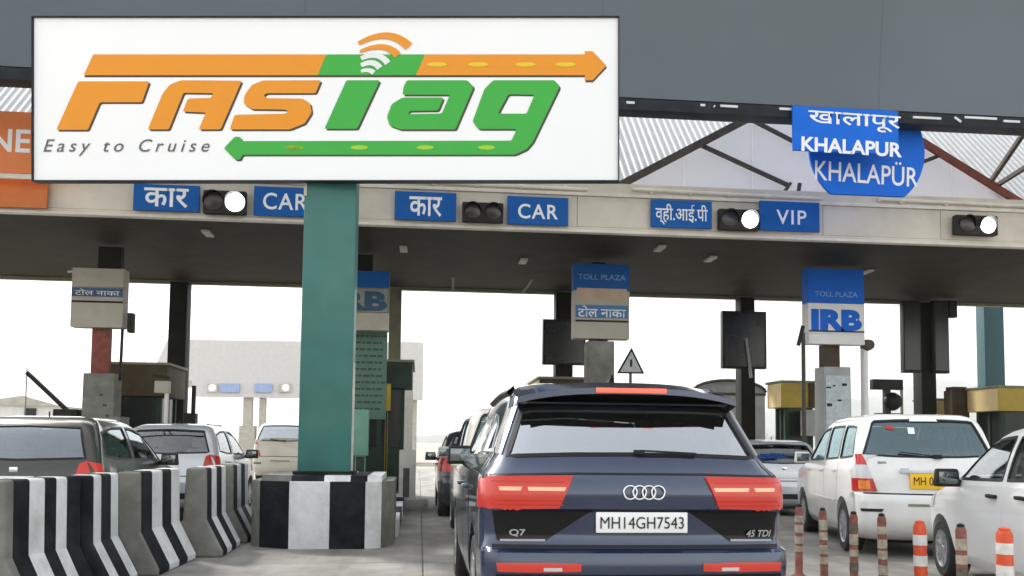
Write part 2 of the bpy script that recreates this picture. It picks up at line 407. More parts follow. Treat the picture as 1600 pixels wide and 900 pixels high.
# corrugated sheets leaning back above the beam
sh = MB(); nn = 8; ww = 1.25
vs = []
for k in range(nn*4+1):
    t = k % 4; h = .0 if t in (0, 3) else .035
    x = ww*k/(nn*4); vs.append((x, h))
pts = []
for (x, h) in vs: pts += [(x, 0-h*.7, 0+h*.7), (x, 3.4-h*.7, 3.4+h*.7)]
for (x, h) in vs[::-1]: pts += [(x, .012-h*.7, -.012+h*.7), (x, 3.412-h*.7, 3.388+h*.7)]
N2 = len(pts)//2
sh.add(pts, [(2*k, 2*k+1, (2*k+3) % len(pts), (2*k+2) % len(pts)) for k in range(N2)])
proto = None
for i in range(int((XR-XL)/ww)):
    if proto is None: proto = sh.build('roof_sheet', M_corr, tc); o = proto
    else: o = inst(proto, 'roof_sheet', tc, (0, 0, 0))
    o.location = (XL+ww*i-3, .95, 1.03)

# gable trusses with translucent panels
GX0, GW, GZ0, GH = 3.80, 8.75, 6.50, 2.45
labels = ['white panelled gable with brown steel truss, hidden behind the billboard', 'white panelled gable with brown steel truss, behind the round blue sign', 'white panelled gable with rust red truss chord, at the far right']
for gi in (-1, 0, 1):
    x0 = GX0+GW*gi; xm = x0+GW/2; x1 = x0+GW; Y = 17.62
    gt = thing('roof_gable', labels[gi+1], 'gable', (xm, Y, GZ0), group='panelled gables along the canopy')
    B = lambda p, q, wd, name, m, yy=0: MB().bar((p[0], Y+yy, p[1]), (q[0], Y+yy, q[1]), wd, .07, up=(0, 1, 0)).build(name, m, gt, world=True)
    z = lambda u: GZ0+GH*(1-abs(u))          # u in -1..1
    xx = lambda u: xm+u*GW/2
    B((x0, GZ0), (xm, GZ0+GH), .15, 'top_chord', M_steel)
    B((x1, GZ0), (xm, GZ0+GH), .15, 'top_chord', M_rust if gi == 0 else M_steel)
    B((x0, GZ0-.03), (x1, GZ0-.03), .07, 'bottom_chord', M_steel, -.02)
    for s in (-1, 1):
        B((xx(s*.58), z(.58)-.05), (xx(s*.16), GZ0+.22), .075, 'web_member', M_steel, .075)
        B((xx(s*.34), z(.34)-.05), (xx(s*.06), z(.34)-.62), .07, 'web_member', M_steel, .075)
        B((xx(s*.16), GZ0+.26), (xx(s*.20), GZ0), .06, 'web_member', M_steel, .005)
        B((xx(s*.115), GZ0+.26), (xx(s*.125), GZ0), .06, 'web_member', M_steel, .005)
    cuts = [-.985, -.66, -.33, 0, .33, .66, .985]
    for a_, b_ in zip(cuts[:-1], cuts[1:]):
        poly = [(xx(a_)+.008, GZ0+.01), (xx(b_)-.008, GZ0+.01), (xx(b_)-.008, z(b_)), (xx(a_)+.008, z(a_))]
        MB().prism(poly, lambda u, v, k: Vector((u, Y+.16+.03*k, v))).build('gable_panel', M_panel, gt, world=True)

# ------------------------------------------------------------------ signs on the fascia
YS = YB-.10
def plate(px0, py0, px1, py1, Y, name, m, label, cat, group=None, thick=.05, bevel=.004):
    a, b = P(px0, (py0+py1)/2, Y), P(px1, (py0+py1)/2, Y); c = P((px0+px1)/2, (py0+py1)/2, Y)
    s = (b.x-a.x)/(px1-px0); wd, ht = b.x-a.x, (py1-py0)*s
    r = thing(name, label, cat, (c.x, Y, c.z), group=group)
    MB().box((0, 0, 0), (wd, thick, ht)).build('sign_plate', m, r, bevel=bevel, bseg=1)
    return r, wd, ht, thick
def front_text(r, body, m, cx, cz, wd, ht, thick, **k):
    return lettering(body, m, r, (cx-wd/2, -thick/2, cz-ht/2), (1, 0, 0), (0, 0, 1), wd, ht, **k)
SG = 'blue lane name signs on the fascia'
r, wd, ht, t = plate(209, 288, 312, 331, YS, 'lane_sign', M_blue, 'blue Hindi lane sign left of the green column', 'sign', SG)
front_text(r, 'कार', M_white, .0, .0, .80, .36, t, bold=.014)
r, wd, ht, t = plate(397, 292, 492, 339, YS, 'lane_sign', M_blue, 'blue CAR sign partly hidden by the green column', 'sign', SG)
front_text(r, 'CAR', M_white, 0.02, 0, .82, .32, t, bold=.012, spacing=1.1)
r, wd, ht, t = plate(617, 300, 713, 345, YS, 'lane_sign', M_blue, 'blue Hindi lane sign just right of the green column', 'sign', SG)
front_text(r, 'कार', M_white, 0, -.01, .62, .38, t, bold=.014)
r, wd, ht, t = plate(793, 308, 888, 352, YS, 'lane_sign', M_blue, 'blue sign reading CAR above the dark SUV', 'sign', SG)
front_text(r, 'CAR', M_white, 0, -.015, .78, .29, t, bold=.014, spacing=1.12)
r, wd, ht, t = plate(1017, 314, 1112, 356, YS, 'lane_sign', M_blue, 'blue Hindi VIP lane sign below the gable foot', 'sign', SG)
front_text(r, 'व्ही.आई.पी', M_white, 0, -.015, 1.05, .42, t, bold=.008)
r, wd, ht, t = plate(1187, 316, 1280, 361, YS, 'lane_sign', M_blue, 'blue sign reading VIP below the round sign', 'sign', SG)
front_text(r, 'VIP', M_white, 0.03, -.02, .62, .29, t, bold=.012, spacing=1.15)

def signal(px0, px1, py0, py1, lit, label, tilt=0):
    a, b = P(px0, (py0+py1)/2, YS), P(px1, (py0+py1)/2, YS); c = (a+b)/2; wd = b.x-a.x; ht = (py1-py0)/82*.95
    r = thing('lane_signal', label, 'traffic light', (c.x, YS-.04, c.z), group='two lens signals on the fascia')
    MB().box((0, 0, 0), (wd, .16, ht)).build('housing', M_blkm, r, bevel=.03)
    R_ = ht*.42
    for s in (-1, 1):
        x = s*wd*.25
        on = lit and s == 1
        o = MB().lathe([(R_*.96, -.085), (R_*.93, -.10), (R_*.6, -.118), (.01, -.124)], 'y', (x, 0, 0)).build('lens', M_lampon if on else M_lampoff, r, smooth=50)
        v = MB(); n = 14; vs = []; fs = []
        for k in range(n+1):
            an = pi*(-.05+1.1*k/n)
            for rr_, yy in ((R_*1.0, -.075), (R_*1.06, -.075), (R_*1.06, -.075-.13*(.35+.65*sin(max(0, min(pi, an))))), (R_*1.0, -.075-.13*(.35+.65*sin(max(0, min(pi, an)))))):
                vs.append((x+rr_*cos(an), yy, rr_*sin(an)))
        for k in range(n):
            for q in range(4): fs.append((k*4+q, k*4+(q+1) % 4, k*4+4+(q+1) % 4, k*4+4+q))
        fs += [(0, 1, 2, 3), (n*4+3, n*4+2, n*4+1, n*4)]
        v.add(vs, fs); v.build('visor', M_blk, r)
signal(319, 386, 299, 337, True, 'signal with white lit lens between two blue signs, left of green column')
signal(722, 786, 317, 350, False, 'unlit dark signal between the Hindi sign and CAR')
signal(1121, 1184, 327, 363, True, 'signal with white lit lens beside the VIP sign')
signal(1489, 1554, 336, 371, True, 'signal with white lit lens alone at the right end')

# orange lane boards at far left
r, wd, ht, t = plate(-150, 268, 76, 324, YS-.02, 'orange_board', M_orange2, 'dark orange board on the fascia at far left', 'sign')
Yo = 16.9
a, b = P(-170, 215, Yo), P(60, 215, Yo)
r = thing('orange_sign', 'light orange lane sign with white letters at far left edge', 'sign', (a.x, Yo, a.z))
hh = 95/84
MB().box((1.37, 0, 0), (2.75, .06, hh)).build('sign_plate', M_orange, r, bevel=.005)
MB().box((1.37, -.0, -hh/2-.05), (2.75, .05, .09)).build('sign_frame', M_trim, r)
p = P(-16, 237, Yo)
lettering('NE', M_white, r, (p.x-a.x, -.03, p.z-a.z), (1, 0, 0), (0, 0, 1), .70, .42, bold=.02)
for x in (.5, 2.3): MB().bar((x, .05, -.3), (x, .45, -.5), .06).build('bracket', M_steel, r)

# round blue sign with a rectangular plate fixed on it
Yk = 15.42; YR = 14.84
c = P(1354, 234, Yk); s = 1420/Yk*.96; Rr = 97/s
ks = thing('place_name_sign', 'round blue place name sign with a rectangular plate, hanging below the grey canopy', 'sign', (c.x, Yk, c.z))
poly = []
zb = -75/s
for k in range(61):
    an = radians(-90+360*k/60); x, z = Rr*cos(an), Rr*sin(an)
    if z >= zb: poly.append((x, z))
poly.append((-sqrt(Rr**2-zb**2), zb)) if abs(poly[-1][1]-zb) > 1e-6 else None
poly.insert(0, (sqrt(Rr**2-zb**2), zb))
MB().prism(poly, lambda u, v, k: Vector((u, -.03+.06*k, v))).build('round_plate', M_bluep, ks, bevel=.006, bseg=1)
a0, a1 = P(1239, 203, YR)-c, P(1404, 203, YR)-c
x0, x1 = a0.x, a1.x; zt = P(1300, 168, YR).z-c.z; z0 = P(1300, 237, YR).z-c.z; yR = YR-Yk
rp = MB().box(((x0+x1)/2, yR+.026, (zt+z0)/2), (x1-x0, .05, zt-z0)).build('rectangular_plate', M_bluep, ks, bevel=.005, bseg=1)
def kt(body, px0, px1, py0, py1, yy, rot=0, **k):
    A = P(px0, py1, Yk+yy)-c; B_ = P(px1, py1, Yk+yy)-c; s = 1420/(Yk+yy)*.96
    return lettering(body, M_white, ks, (A.x, yy, A.z), (cos(rot), 0, -sin(rot)), (sin(rot), 0, cos(rot)), (B_.x-A.x), (py1-py0)/s, **k)
kt('खालापूर', 1263, 1407, 171, 199, yR+.001, .02, bold=.01)
kt('KHALAPUR', 1252, 1409, 212, 236, yR+.001, .02, bold=.03)
kt('KHALAPÜR', 1273, 1434, 242, 281, -.032, .03, bold=.008)
for dx in (-.55, .5): MB().bar((dx, .05, .5), (dx, .02, 1.9), .05).build('hanger', M_steel, ks)

# ------------------------------------------------------------------ booth sign boxes hung from the soffit
YT = 20.0
SGB = 'booth sign boxes hanging under the canopy'
def hang(cx, label, x0, x1, y0, y1, rows, postm, post_bot, hx0, hx1):
    a, b = P(x0, y0, YT), P(x1, y0, YT); wd = b.x-a.x; s_ = wd/(x1-x0)
    c_ = P((x0+x1)/2, (y0+y1)/2, YT); ht = (y1-y0)*s_
    r = thing('booth_sign', label, 'sign', (c_.x, YT, c_.z-ht/2), group=SGB)
    z = ht
    for i, (fr, m) in enumerate(rows):
        h = ht*fr; MB().box((0, 0, z-h/2), (wd, .34+.006*(i % 2), h-.004)).build('sign_panel', m, r, bevel=.006, bseg=1); z -= h
    q0, q1 = P(hx0, y0, YT).x-c_.x, P(hx1, y0, YT).x-c_.x
    MB().span((q0, .03, ht), (q1, .22, 5.49-(c_.z-ht/2))).build('hanger_post', M_dark, r)
    if postm:
        zb_ = P(cx, post_bot, YT).z-(c_.z-ht/2); pp0 = P(post_bot and cx-14, y1, YT).x-c_.x
        MB().span((pp0, .03, zb_), (pp0+28*s_, .2, 0)).build('lower_post', postm, r, bevel=.008)
    return r, wd, ht
r, wd, ht = hang(157, 'beige booth sign box with blue band on a red post', 116, 197, 419, 515, ((.32, M_beige), (.24, M_beige), (.44, M_beige)), M_rust, 583, 152, 188)
MB().box((0, -.176, ht*.59), (wd*.97, .012, ht*.15)).build('blue_band', mat('faded_blue', (.045, .09, .20), .6, noise=.3, scale=20), r)
front_text(r, 'टोल नाका', M_white, 0, ht*.59, .9, .13, .366, lift=.003)
MB().box((0, -.18, ht*.43), (wd*.98, .02, .035)).build('groove', M_dark, r)
MB().box((wd*.62, .0, ht*.1), (.12, .2, .42)).build('side_lamp', M_blkm, r, bevel=.02)
MB().bar((-wd*.5, .1, ht*.98), (-wd*.68, .1, ht*.96), .04).build('bracket', M_pale, r)
MB().bar((wd*.44, 0.05, 0), (wd*.43, .05, -1.1), .05).build('cable_pipe', M_blkm, r)

r, wd, ht = hang(560, 'greyed booth sign with blue lettering, partly hidden by the green column', 512, 608, 424, 518, ((.28, M_blue), (.42, M_grime), (.30, M_beige)), None, 0, 558, 582)
MB().box((0, -.18, ht*.5), (wd*.96, .012, ht*.38)).build('letter_panel', mat('grey_panel', (.26, .27, .25), .6), r)
front_text(r, 'IRB', mat('ink_blue', (.015, .07, .14), .5), .02, ht*.49, wd*.92, ht*.33, .372, bold=.05)

r, wd, ht = hang(936, 'blue topped booth sign box left of the triangle sign', 895, 981, 415, 530, ((.36, M_blue), (.40, M_beige), (.24, M_beige)), M_blkm, 540, 925, 946)
MB().box((0, -.178, ht*.36), (wd*.94, .012, ht*.17)).build('blue_band', mat('band_blue', (.03, .15, .36), .5, noise=.15, scale=16), r)
front_text(r, 'टोल नाका', M_white, 0, ht*.36, wd*.86, ht*.15, .368, bold=.012)
front_text(r, 'TOLL PLAZA', mat('sky_letter', (.16, .36, .66), .5), 0, ht*.82, wd*.86, .12, .36, bold=.012)
MB().box((0, -.178, ht*.59), (wd*.9, .01, ht*.16)).build('peach_panel', mat('peach', (.50, .36, .26), .6), r)
MB().box((0, -.18, ht*.235), (wd*.94, .02, .04)).build('groove', M_blkm, r)

r, wd, ht = hang(1299, 'blue and white booth sign box with big blue letters, at right', 1258, 1345, 424, 537, ((.46, M_bluep), (.40, M_white2), (.14, M_white2)), M_brown, 575, 1285, 1312)
front_text(r, 'TOLL PLAZA', mat('sky_letter', (.16, .36, .66), .5), 0, ht*.66, wd*.76, .12, .352, bold=.01)
front_text(r, 'IRB', M_bluep, 0, ht*.32, wd*.9, ht*.28, .352, bold=.06)
MB().box((0, -.176, ht*.17), (wd*.98, .015, .035)).build('groove', M_blkm, r)

# island head pillars
PG = 'concrete pillars at the island heads'
def pillar(x0, x1, ytop, Y, label, m, rot=0):
    a, b = P(x0, ytop, Y), P(x1, ytop, Y); wd = b.x-a.x
    r = thing('island_pillar', label, 'pillar', ((a.x+b.x)/2, Y, .26), group=PG)
    MB().box((0, 0, (a.z-.26)/2), (wd, .5, a.z-.26), top=(.97, 1)).build('pillar_shaft', m, r, bevel=.02)
    return r, wd, a.z-.26
r, wd, ht = pillar(136, 186, 584, YT, 'stepped grey concrete pillar under the red post', M_concg)
MB().box((.08, 0, (ht-.9)/2), (wd*1.25, .62, ht-.9)).build('pillar_base', M_concg, r, bevel=.02)
MB().box((-wd*.55, .35, 1.15), (.5, .3, 1.7), top=(.3, 1)).build('side_buttress', M_grime, r, bevel=.02)
for q in range(4): o = MB().box((0, 0, 0), (.07, .02, .05)).build('bolt_plate', M_steel, r); o.location = (wd*.1+.08*q, -.26 if q < 2 else -.32, ht-.45-.22*q)
r, wd, ht = pillar(915, 957, 534, YT, 'grey concrete pillar left of the triangle sign', M_concg)
r, wd, ht = pillar(1279, 1322, 574, YT, 'pale pillar with pasted notices, under the blue booth sign', M_greyb)
MB().box((0, -.262, ht*.72), (wd*.86, .012, ht*.42)).build('notice', mat('notice_paper', (.45, .50, .50), .7, noise=.15, scale=10), r)
rr = random.Random(5)
for q in range(7): o = MB().box((0, 0, 0), (rr.uniform(.05, .14), .012, rr.uniform(.03, .07))).build('notice_mark', M_blkm, r); o.location = (rr.uniform(-.22, .25), -.27, ht*.55+rr.uniform(0, 1) * ht*.33)

# ------------------------------------------------------------------ rear columns and the message screens on them
YC = 24.2
CG = 'dark columns carrying the rear of the canopy'
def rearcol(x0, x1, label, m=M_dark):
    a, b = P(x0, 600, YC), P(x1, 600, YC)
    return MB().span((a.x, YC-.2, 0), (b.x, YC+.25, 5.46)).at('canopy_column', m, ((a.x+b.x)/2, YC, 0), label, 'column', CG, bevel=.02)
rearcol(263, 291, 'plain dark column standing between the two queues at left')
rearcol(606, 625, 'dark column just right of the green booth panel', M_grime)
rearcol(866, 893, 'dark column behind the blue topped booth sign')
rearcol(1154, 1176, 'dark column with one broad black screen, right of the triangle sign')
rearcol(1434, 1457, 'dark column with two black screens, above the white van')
def screen(x0, x1, y0, y1, label):
    Y = YC-.34; a, b = P(x0, y0, Y), P(x1, y1, Y)
    r = thing('lane_screen', label, 'screen', ((a.x+b.x)/2, Y, b.z), group='black message screens on the rear columns')
    w_, h_ = b.x-a.x, a.z-b.z
    MB().box((0, 0, h_/2), (w_, .2, h_)).build('screen_case', M_blk, r, bevel=.015)
    MB().box((0, -.1, h_/2), (w_*.9, .02, h_*.92)).build('screen_face', mat('screen_face', (.012, .014, .014), .25), r)
    return r, w_, h_
screen(848, 914, 499, 571, 'black screen left of the triangle sign')
r, w_, h_ = screen(1127, 1196, 486, 577, 'square black screen right of the triangle sign')
MB().bar((.02, -.14, h_*.52), (.16, -.14, -.25), .07).build('stay_rod', M_greyb, r)
screen(1408, 1436, 470, 583, 'tall narrow black screen, left one of the pair')
screen(1456, 1481, 470, 584, 'tall narrow black screen, right one of the pair')
r, w_, h_ = screen(1480, 1493, 470, 497, 'small black box beside the paired screens')

# teal column far right
a, b = P(1540, 600, 31), P(1571, 600, 31)
MB().span((a.x, 31, 0), (b.x, 31.5, 9)).at('teal_column', M_teal, ((a.x+b.x)/2, 31, 0), 'blue green column far behind the yellow booths', 'column', bevel=.02)

# ------------------------------------------------------------------ booths on the islands
def booth(xc, y0, y1, wd, ztop, zfas, m_f, m_side, m_wall, label, roofm=M_grime, lower=1.25):
    r = thing('toll_booth', label, 'booth', (xc, y0, .26), group='toll booths on the islands')
    L_ = y1-y0; q = .26
    MB().box((0, L_/2, (lower-q)/2), (wd, L_, lower-q)).build('booth_wall', m_wall, r, bevel=.01)
    for sx in (-1, 1):
        for sy in (0, .5, 1): MB().box((sx*(wd/2-.05), .05+sy*(L_-.1), (lower+zfas)/2-q), (.1, .1, zfas-lower)).build('window_post', m_wall, r)
    for (c_, d_) in (((0, .04, (lower+zfas)/2-q), (wd-.2, .03, zfas-lower-.02)), ((0, L_-.04, (lower+zfas)/2-q), (wd-.2, .03, zfas-lower-.02)),
                     ((-wd/2+.05, L_/2, (lower+zfas)/2-q), (.03, L_-.2, zfas-lower-.02)), ((wd/2-.05, L_/2, (lower+zfas)/2-q), (.03, L_-.2, zfas-lower-.02))):
        MB().box(c_, d_).build('window_pane', M_bglass, r)
    h = ztop-zfas
    MB().box((0, L_/2, (ztop+zfas)/2-q), (wd+.3, L_+.3, h)).build('roof_fascia', m_f, r, bevel=.012)
    MB().box((-(wd+.3)/2-.006, L_/2, (ztop+zfas)/2-q), (.02, L_+.26, h-.03)).build('fascia_side_tone', m_side, r)  # on yellow booths the cream tone paints in the fascia's lit side
    MB().box((0, L_/2, ztop-q+.03), (wd+.4, L_+.4, .06)).build('roof_slab', roofm, r, bevel=.01)
    return r
booth(-6.30, 21.3, 22.6, .95, 3.05, 2.35, M_brown, M_brown, M_booth, 'dark brown toll booth behind the concrete pillar at left')
booth(-.98, 21.0, 23.6, 1.3, 3.2, 2.6, M_booth, M_booth, M_booth, 'dark green toll booth behind the green column')
booth(3.7, 22.0, 24.0, 1.3, 2.95, 2.5, M_brown, M_yellow, M_booth, 'brown edged toll booth hidden behind the dark SUV roof')
r = booth(9.82, 22.75, 23.4, .75, 3.02, 2.38, M_yellow, M_yelp, M_booth, 'yellow topped toll booth between the SUV and the notice pillar')
MB().box((.25, -.45, 1.72), (.66, .4, .66)).build('control_box', M_greyb, r, bevel=.02)
MB().box((.40, -.17, 2.44), (.40, .06, .62)).build('side_panel', M_brown, r)
booth(14.85, 24.5, 25.2, .45, 2.72, 2.15, M_yelp, M_yelp, M_booth, 'small cream yellow booth above the white van roof')
booth(15.6, 22.15, 23.2, 1.2, 2.95, 2.35, M_yellow, M_yelp, M_booth, 'yellow topped toll booth at the right edge')
o = MB().box((0, 0, .9), (.5, .4, 1.8)); o.box((0, 0, 1.85), (.42, .34, .1)); 
a = P(1494, 606, 23.6); o2 = o.build('equipment_cabinet', M_brown, None, bevel=.02); o2.location = (a.x, 23.6, a.z-1.88); tag(o2, 'dark brown cabinet between the two yellow booths', 'cabinet')
o2.scale = (1, 1, 1)

# green notice panel, mint box, yellow box beside booth behind the green column
r = thing('notice_panel', 'tall green notice panel with lines of writing beside the green column', 'notice board', P(575, 700, 20.3).to_tuple()[:2]+(.26,))
x0, x1 = P(545, 600, 20.3).x-r.location.x, P(604, 600, 20.3).x-r.location.x
zt, zb = P(575, 517, 20.3).z-.26, P(575, 655, 20.3).z-.26
MB().span((x0, -.03, zb), (x1, .05, zt)).build('panel', M_text, r, bevel=.01)
rr = random.Random(9)
for k in range(12):
    z = zt-.12-(zt-zb-.2)*k/12; a = MB(); x = x0+.1
    while x < x1-.12:
        l_ = rr.uniform(.05, .16); a.box((x+l_/2, -.034, z), (l_, .006, .045)); x += l_+.03
    a.build('writing_line', M_textd, r)
MB().span((x0+.1, -.0, 0), (x0+.2, .08, zb)).build('panel_leg', M_booth, r)
MB().span((x1-.2, -.0, 0), (x1-.1, .08, zb)).build('panel_leg', M_booth, r)
a = P(565, 640, 19.6); b = P(565, 712, 19.6)
MB().box((a.x, 19.6, (a.z+b.z)/2), (.32, .3, a.z-b.z)).box((a.x, 19.6, b.z/2+.13), (.22, .22, b.z-.26), mi=1).at('payment_terminal', [M_mint, M_booth], (a.x, 19.6, .26), 'mint green terminal box right of the green column', 'terminal', bevel=.02)
a = P(605, 600, 20.8); b = P(605, 642, 20.8)
MB().box((a.x, 20.8, (a.z+b.z)/2), (.17, .2, a.z-b.z)).box((a.x, 20.85, b.z/2+.13), (.06, .06, b.z-.26), mi=1).at('yellow_box', [mat('yellow_box', (.5, .36, .01), .5), M_blkm], (a.x, 20.8, .26), 'small yellow box on a post beside the notice panel', 'box', bevel=.01)
# pale post with plinth
pr = thing('barrier_post', 'pale slim post with a box plinth right of the dark booth', 'post', (P(636, 770, 19).x, 19.0, 0))
MB().box((0, 0, 1.6), (.17, .17, 1.7)).build('post', M_pale, pr, bevel=.01)
MB().box((.0, 0, .62), (.34, .34, 1.2)).build('plinth', M_pale, pr, bevel=.02)
MB().box((-.02, -.172, .55), (.13, .01, .6)).build('plinth_door', M_steel, pr)
MB().box((.05, -.2, .03), (.75, .7, .34)).build('footing', M_conc, pr, bevel=.03)

# triangle warning sign
c = P(986, 572, 18.6); s_ = 1420/18.6
r = thing('warning_sign', 'grey triangular warning sign above the SUV roof', 'sign', (c.x, 18.6, 0))
T = [(-23/s_, -12/s_), (22/s_, -12/s_), (1/s_, 30/s_)]
MB().prism(T, lambda u, v, k: Vector((u, .02*k, v+c.z))).build('sign_plate', M_dark, r, bevel=.006)
T2 = [(x*.78+.0, (z-.06)*.78+.045) for x, z in T]
MB().prism(T2, lambda u, v, k: Vector((u, -.006+.006*k, v+c.z))).build('sign_face', mat('sign_grey', (.33, .34, .34), .55, noise=.2, scale=14), r)
MB().tube([(0, .05, 0), (0, .05, c.z)], .03).build('post', M_steel, r)
MB().box((0, -.012, c.z+.06), (.045, .008, .15)).build('sign_mark', M_blkm, r)

# pole by blue sign, white camera pole, barrier heads
a = P(1255, 520, 19.6)
r = thing('sign_pole', 'thin brown pole with a small lamp left of the blue booth sign', 'pole', (a.x, 19.6, .26))
MB().tube([(0, 0, 0), (0, 0, a.z-.26)], .045).build('pole', M_steel, r)
MB().bar((0, 0, a.z-.1), (-.12, 0, a.z-.55), .07).build('lamp_head', M_blkm, r); bpy.context.view_layer.update()
a = P(1350, 545, 20.4)
r = thing('camera_pole', 'white camera pole with round grey head right of the blue booth sign', 'pole', (a.x, 20.4, 0))
MB().tube([(0, 0, 0), (0, 0, a.z)], .085).build('pole', M_white2, r, smooth=40)
MB().lathe([(.02, -.16), (.12, -.14), (.14, 0), (.12, .12), (.02, .15)], 'y', (.05, -.05, a.z+.08), 16).build('camera_head', M_steel, r, smooth=60)
MB().box((0, 0, a.z-.1), (.12, .12, .25)).build('bracket', M_blkm, r)
a = P(1385, 601, 23.0); s_ = 1420/23.
r = thing('lane_barrier_head', 'black box on a post with a round black lamp, above the white van', 'barrier light', (a.x, 23, 0))
MB().box((0, 0, a.z), (52/s_, .2, 17/s_)).build('head_box', M_blkm, r, bevel=.02)
MB().box((0, 0, a.z-.45), (.16, .14, .8)).build('neck', M_blk, r)
MB().lathe([(.02, -.2), (.2, -.15), (.25, 0), (.2, .15), (.02, .2)], 'y', (.13, -.05, a.z-.45), 18).build('round_lamp', M_blk, r, smooth=60)
MB().box((.05, 0, a.z-.82), (.7, .25, .12)).build('base_plate', M_blkm, r, bevel=.02)
MB().box((0.42, 0, a.z-.45), (.05, .06, .75)).build('side_rod', M_grime, r)
MB().box((0, 0, (a.z-.85)/2), (.22, .22, a.z-.85)).build('stand', M_blkm, r)

# left: boom barrier, white pole, dark box
a, b = P(42, 582, 20.6), P(100, 636, 20.6)
r = thing('boom_barrier', 'dark boom barrier with its arm raised, at far left', 'barrier', (b.x, 20.6, 0))
MB().bar((a.x-b.x, 0, a.z), (.1, 0, b.z-.1), .10, .08).build('boom_arm', M_blkm, r)
MB().tube([(a.x-b.x, 0, a.z+.1), (a.x-b.x, 0, 1.2)], .015).build('hanging_rod', M_greyb, r)
MB().box((.1, 0, (b.z-.05)/2), (.5, .45, b.z-.05)).build('motor_cabinet', M_blkm, r, bevel=.03)
a = P(261, 605, 20.2)
r = thing('white_pole', 'thin white pole with a beige box head beside the dark column', 'pole', (a.x, 20.2, 0))
MB().tube([(0, 0, 0), (0, 0, a.z)], .045).build('pole', M_white2, r, smooth=40)
MB().box((-.09, 0, a.z), (.3, .2, .26)).build('box_head', M_beige, r, bevel=.02)
MB().bar((-.3, 0, a.z+.25), (.05, 0, a.z+.2), .06).build('cap_arm', M_blkm, r)
a = P(300, 600, 22)
r = thing('ticket_machine', 'slim dark machine right of the plain dark column', 'machine', (a.x, 22, 0))
MB().box((0, 0, 1.0), (.26, .3, 2.0)).build('case', M_blkm, r, bevel=.02)
MB().box((0, -.16, 1.45), (.18, .02, .3)).build('display', M_bglass, r)
MB().box((.05, 0, 2.3), (.08, .1, .7)).build('mast', M_blkm, r)

# ------------------------------------------------------------------ green column with its island nose block
NB = thing('island_nose_block', 'black and white painted concrete block round the foot of the green column', 'block', (P(500, 800, 11.9).x, 11.9, 0))
s_ = 1420/11.9
fx = [(-98, M_concg), (-85, M_kstripe), (-47, M_wstripe), (15, M_kstripe), (69, M_wstripe), (95, M_concg)]
zc = .86
cxp = NB.location.x
def X(px): return (px)/s_
# front face pieces (painted bands) as one ring of solid segments
front = [(-95, .22), (-47, 0), (14, -.012), (68, -.0), (92, .12), (110, .55)]
mats_ = [M_kstripe, M_wstripe, M_kstripe, M_wstripe, M_concg]
for (p0, p1, m) in zip(front[:-1], front[1:], mats_):
    a = MB(); xa_, xb_ = X(p0[0]), X(p1[0])
    for (zz0, zz1, dy, ) in ((0, zc, 0),):
        vs = [(xa_, p0[1]+.05, 0), (xb_-.0, p1[1]+.05, 0), (xb_, 1.9, 0), (xa_, 1.9, 0), (xa_, p0[1], zc), (xb_, p1[1], zc), (xb_, 1.9, zc), (xa_, 1.9, zc)]
        a.add(vs, [(3, 2, 1, 0), (4, 5, 6, 7), (0, 1, 5, 4), (1, 2, 6, 5), (2, 3, 7, 6), (3, 0, 4, 7)])
    a.build('painted_band', m, NB)
a = MB(); xa_ = X(-100)
a.add([(X(-112), .5, 0), (X(-95.2), .27, 0), (X(-95.2), 1.9, 0), (X(-112), 1.9, 0), (X(-112), .45, zc), (X(-95.2), .22, zc), (X(-95.2), 1.9, zc), (X(-112), 1.9, zc)], [(3, 2, 1, 0), (4, 5, 6, 7), (0, 1, 5, 4), (1, 2, 6, 5), (2, 3, 7, 6), (3, 0, 4, 7)])
a.build('painted_band', M_concg, NB)
capx = [-95, -46, 4, 44, 70, 92]; capm = [M_concg, M_kstripe, M_wstripe, M_kstripe, M_wstripe]
for q in range(5):
    a = MB(); x0_, x1_ = X(capx[q]), X(capx[q+1]); d0 = .32 if q == 0 else .1
    MB().add([(x0_, d0, zc), (x1_, .1, zc), (x1_, 1.85, zc), (x0_, 1.85, zc), (x0_+.0, d0+.03, zc+.075), (x1_, .13, zc+.075), (x1_, 1.85, zc+.075), (x0_, 1.85, zc+.075)], [(3, 2, 1, 0), (4, 5, 6, 7), (0, 1, 5, 4), (1, 2, 6, 5), (2, 3, 7, 6), (3, 0, 4, 7)]).build('cap_band', capm[q], NB)
# column
cb = P(509, 738, 12.6)
GC = thing('green_column', 'big green painted column carrying the white billboard', 'column', (cb.x, 12.6, zc+.08))
MB().box((0, 0, 2.85), (.70, .55, 5.7)).build('shaft', M_green, GC, bevel=.035)
MB().box((0, 0, .02), (.80, .66, .04)).build('base_plate', M_dark, GC)
MB().bar((.365, -.22, .05), (.365, -.22, 1.5), .03).build('cable_pipe', M_pale, GC)
MB().box((-.335, -.279, 4.7), (.04, .012, 1.9)).build('edge_highlight', M_pale, GC)  # pale strip stands in for the highlight along the upper left edge
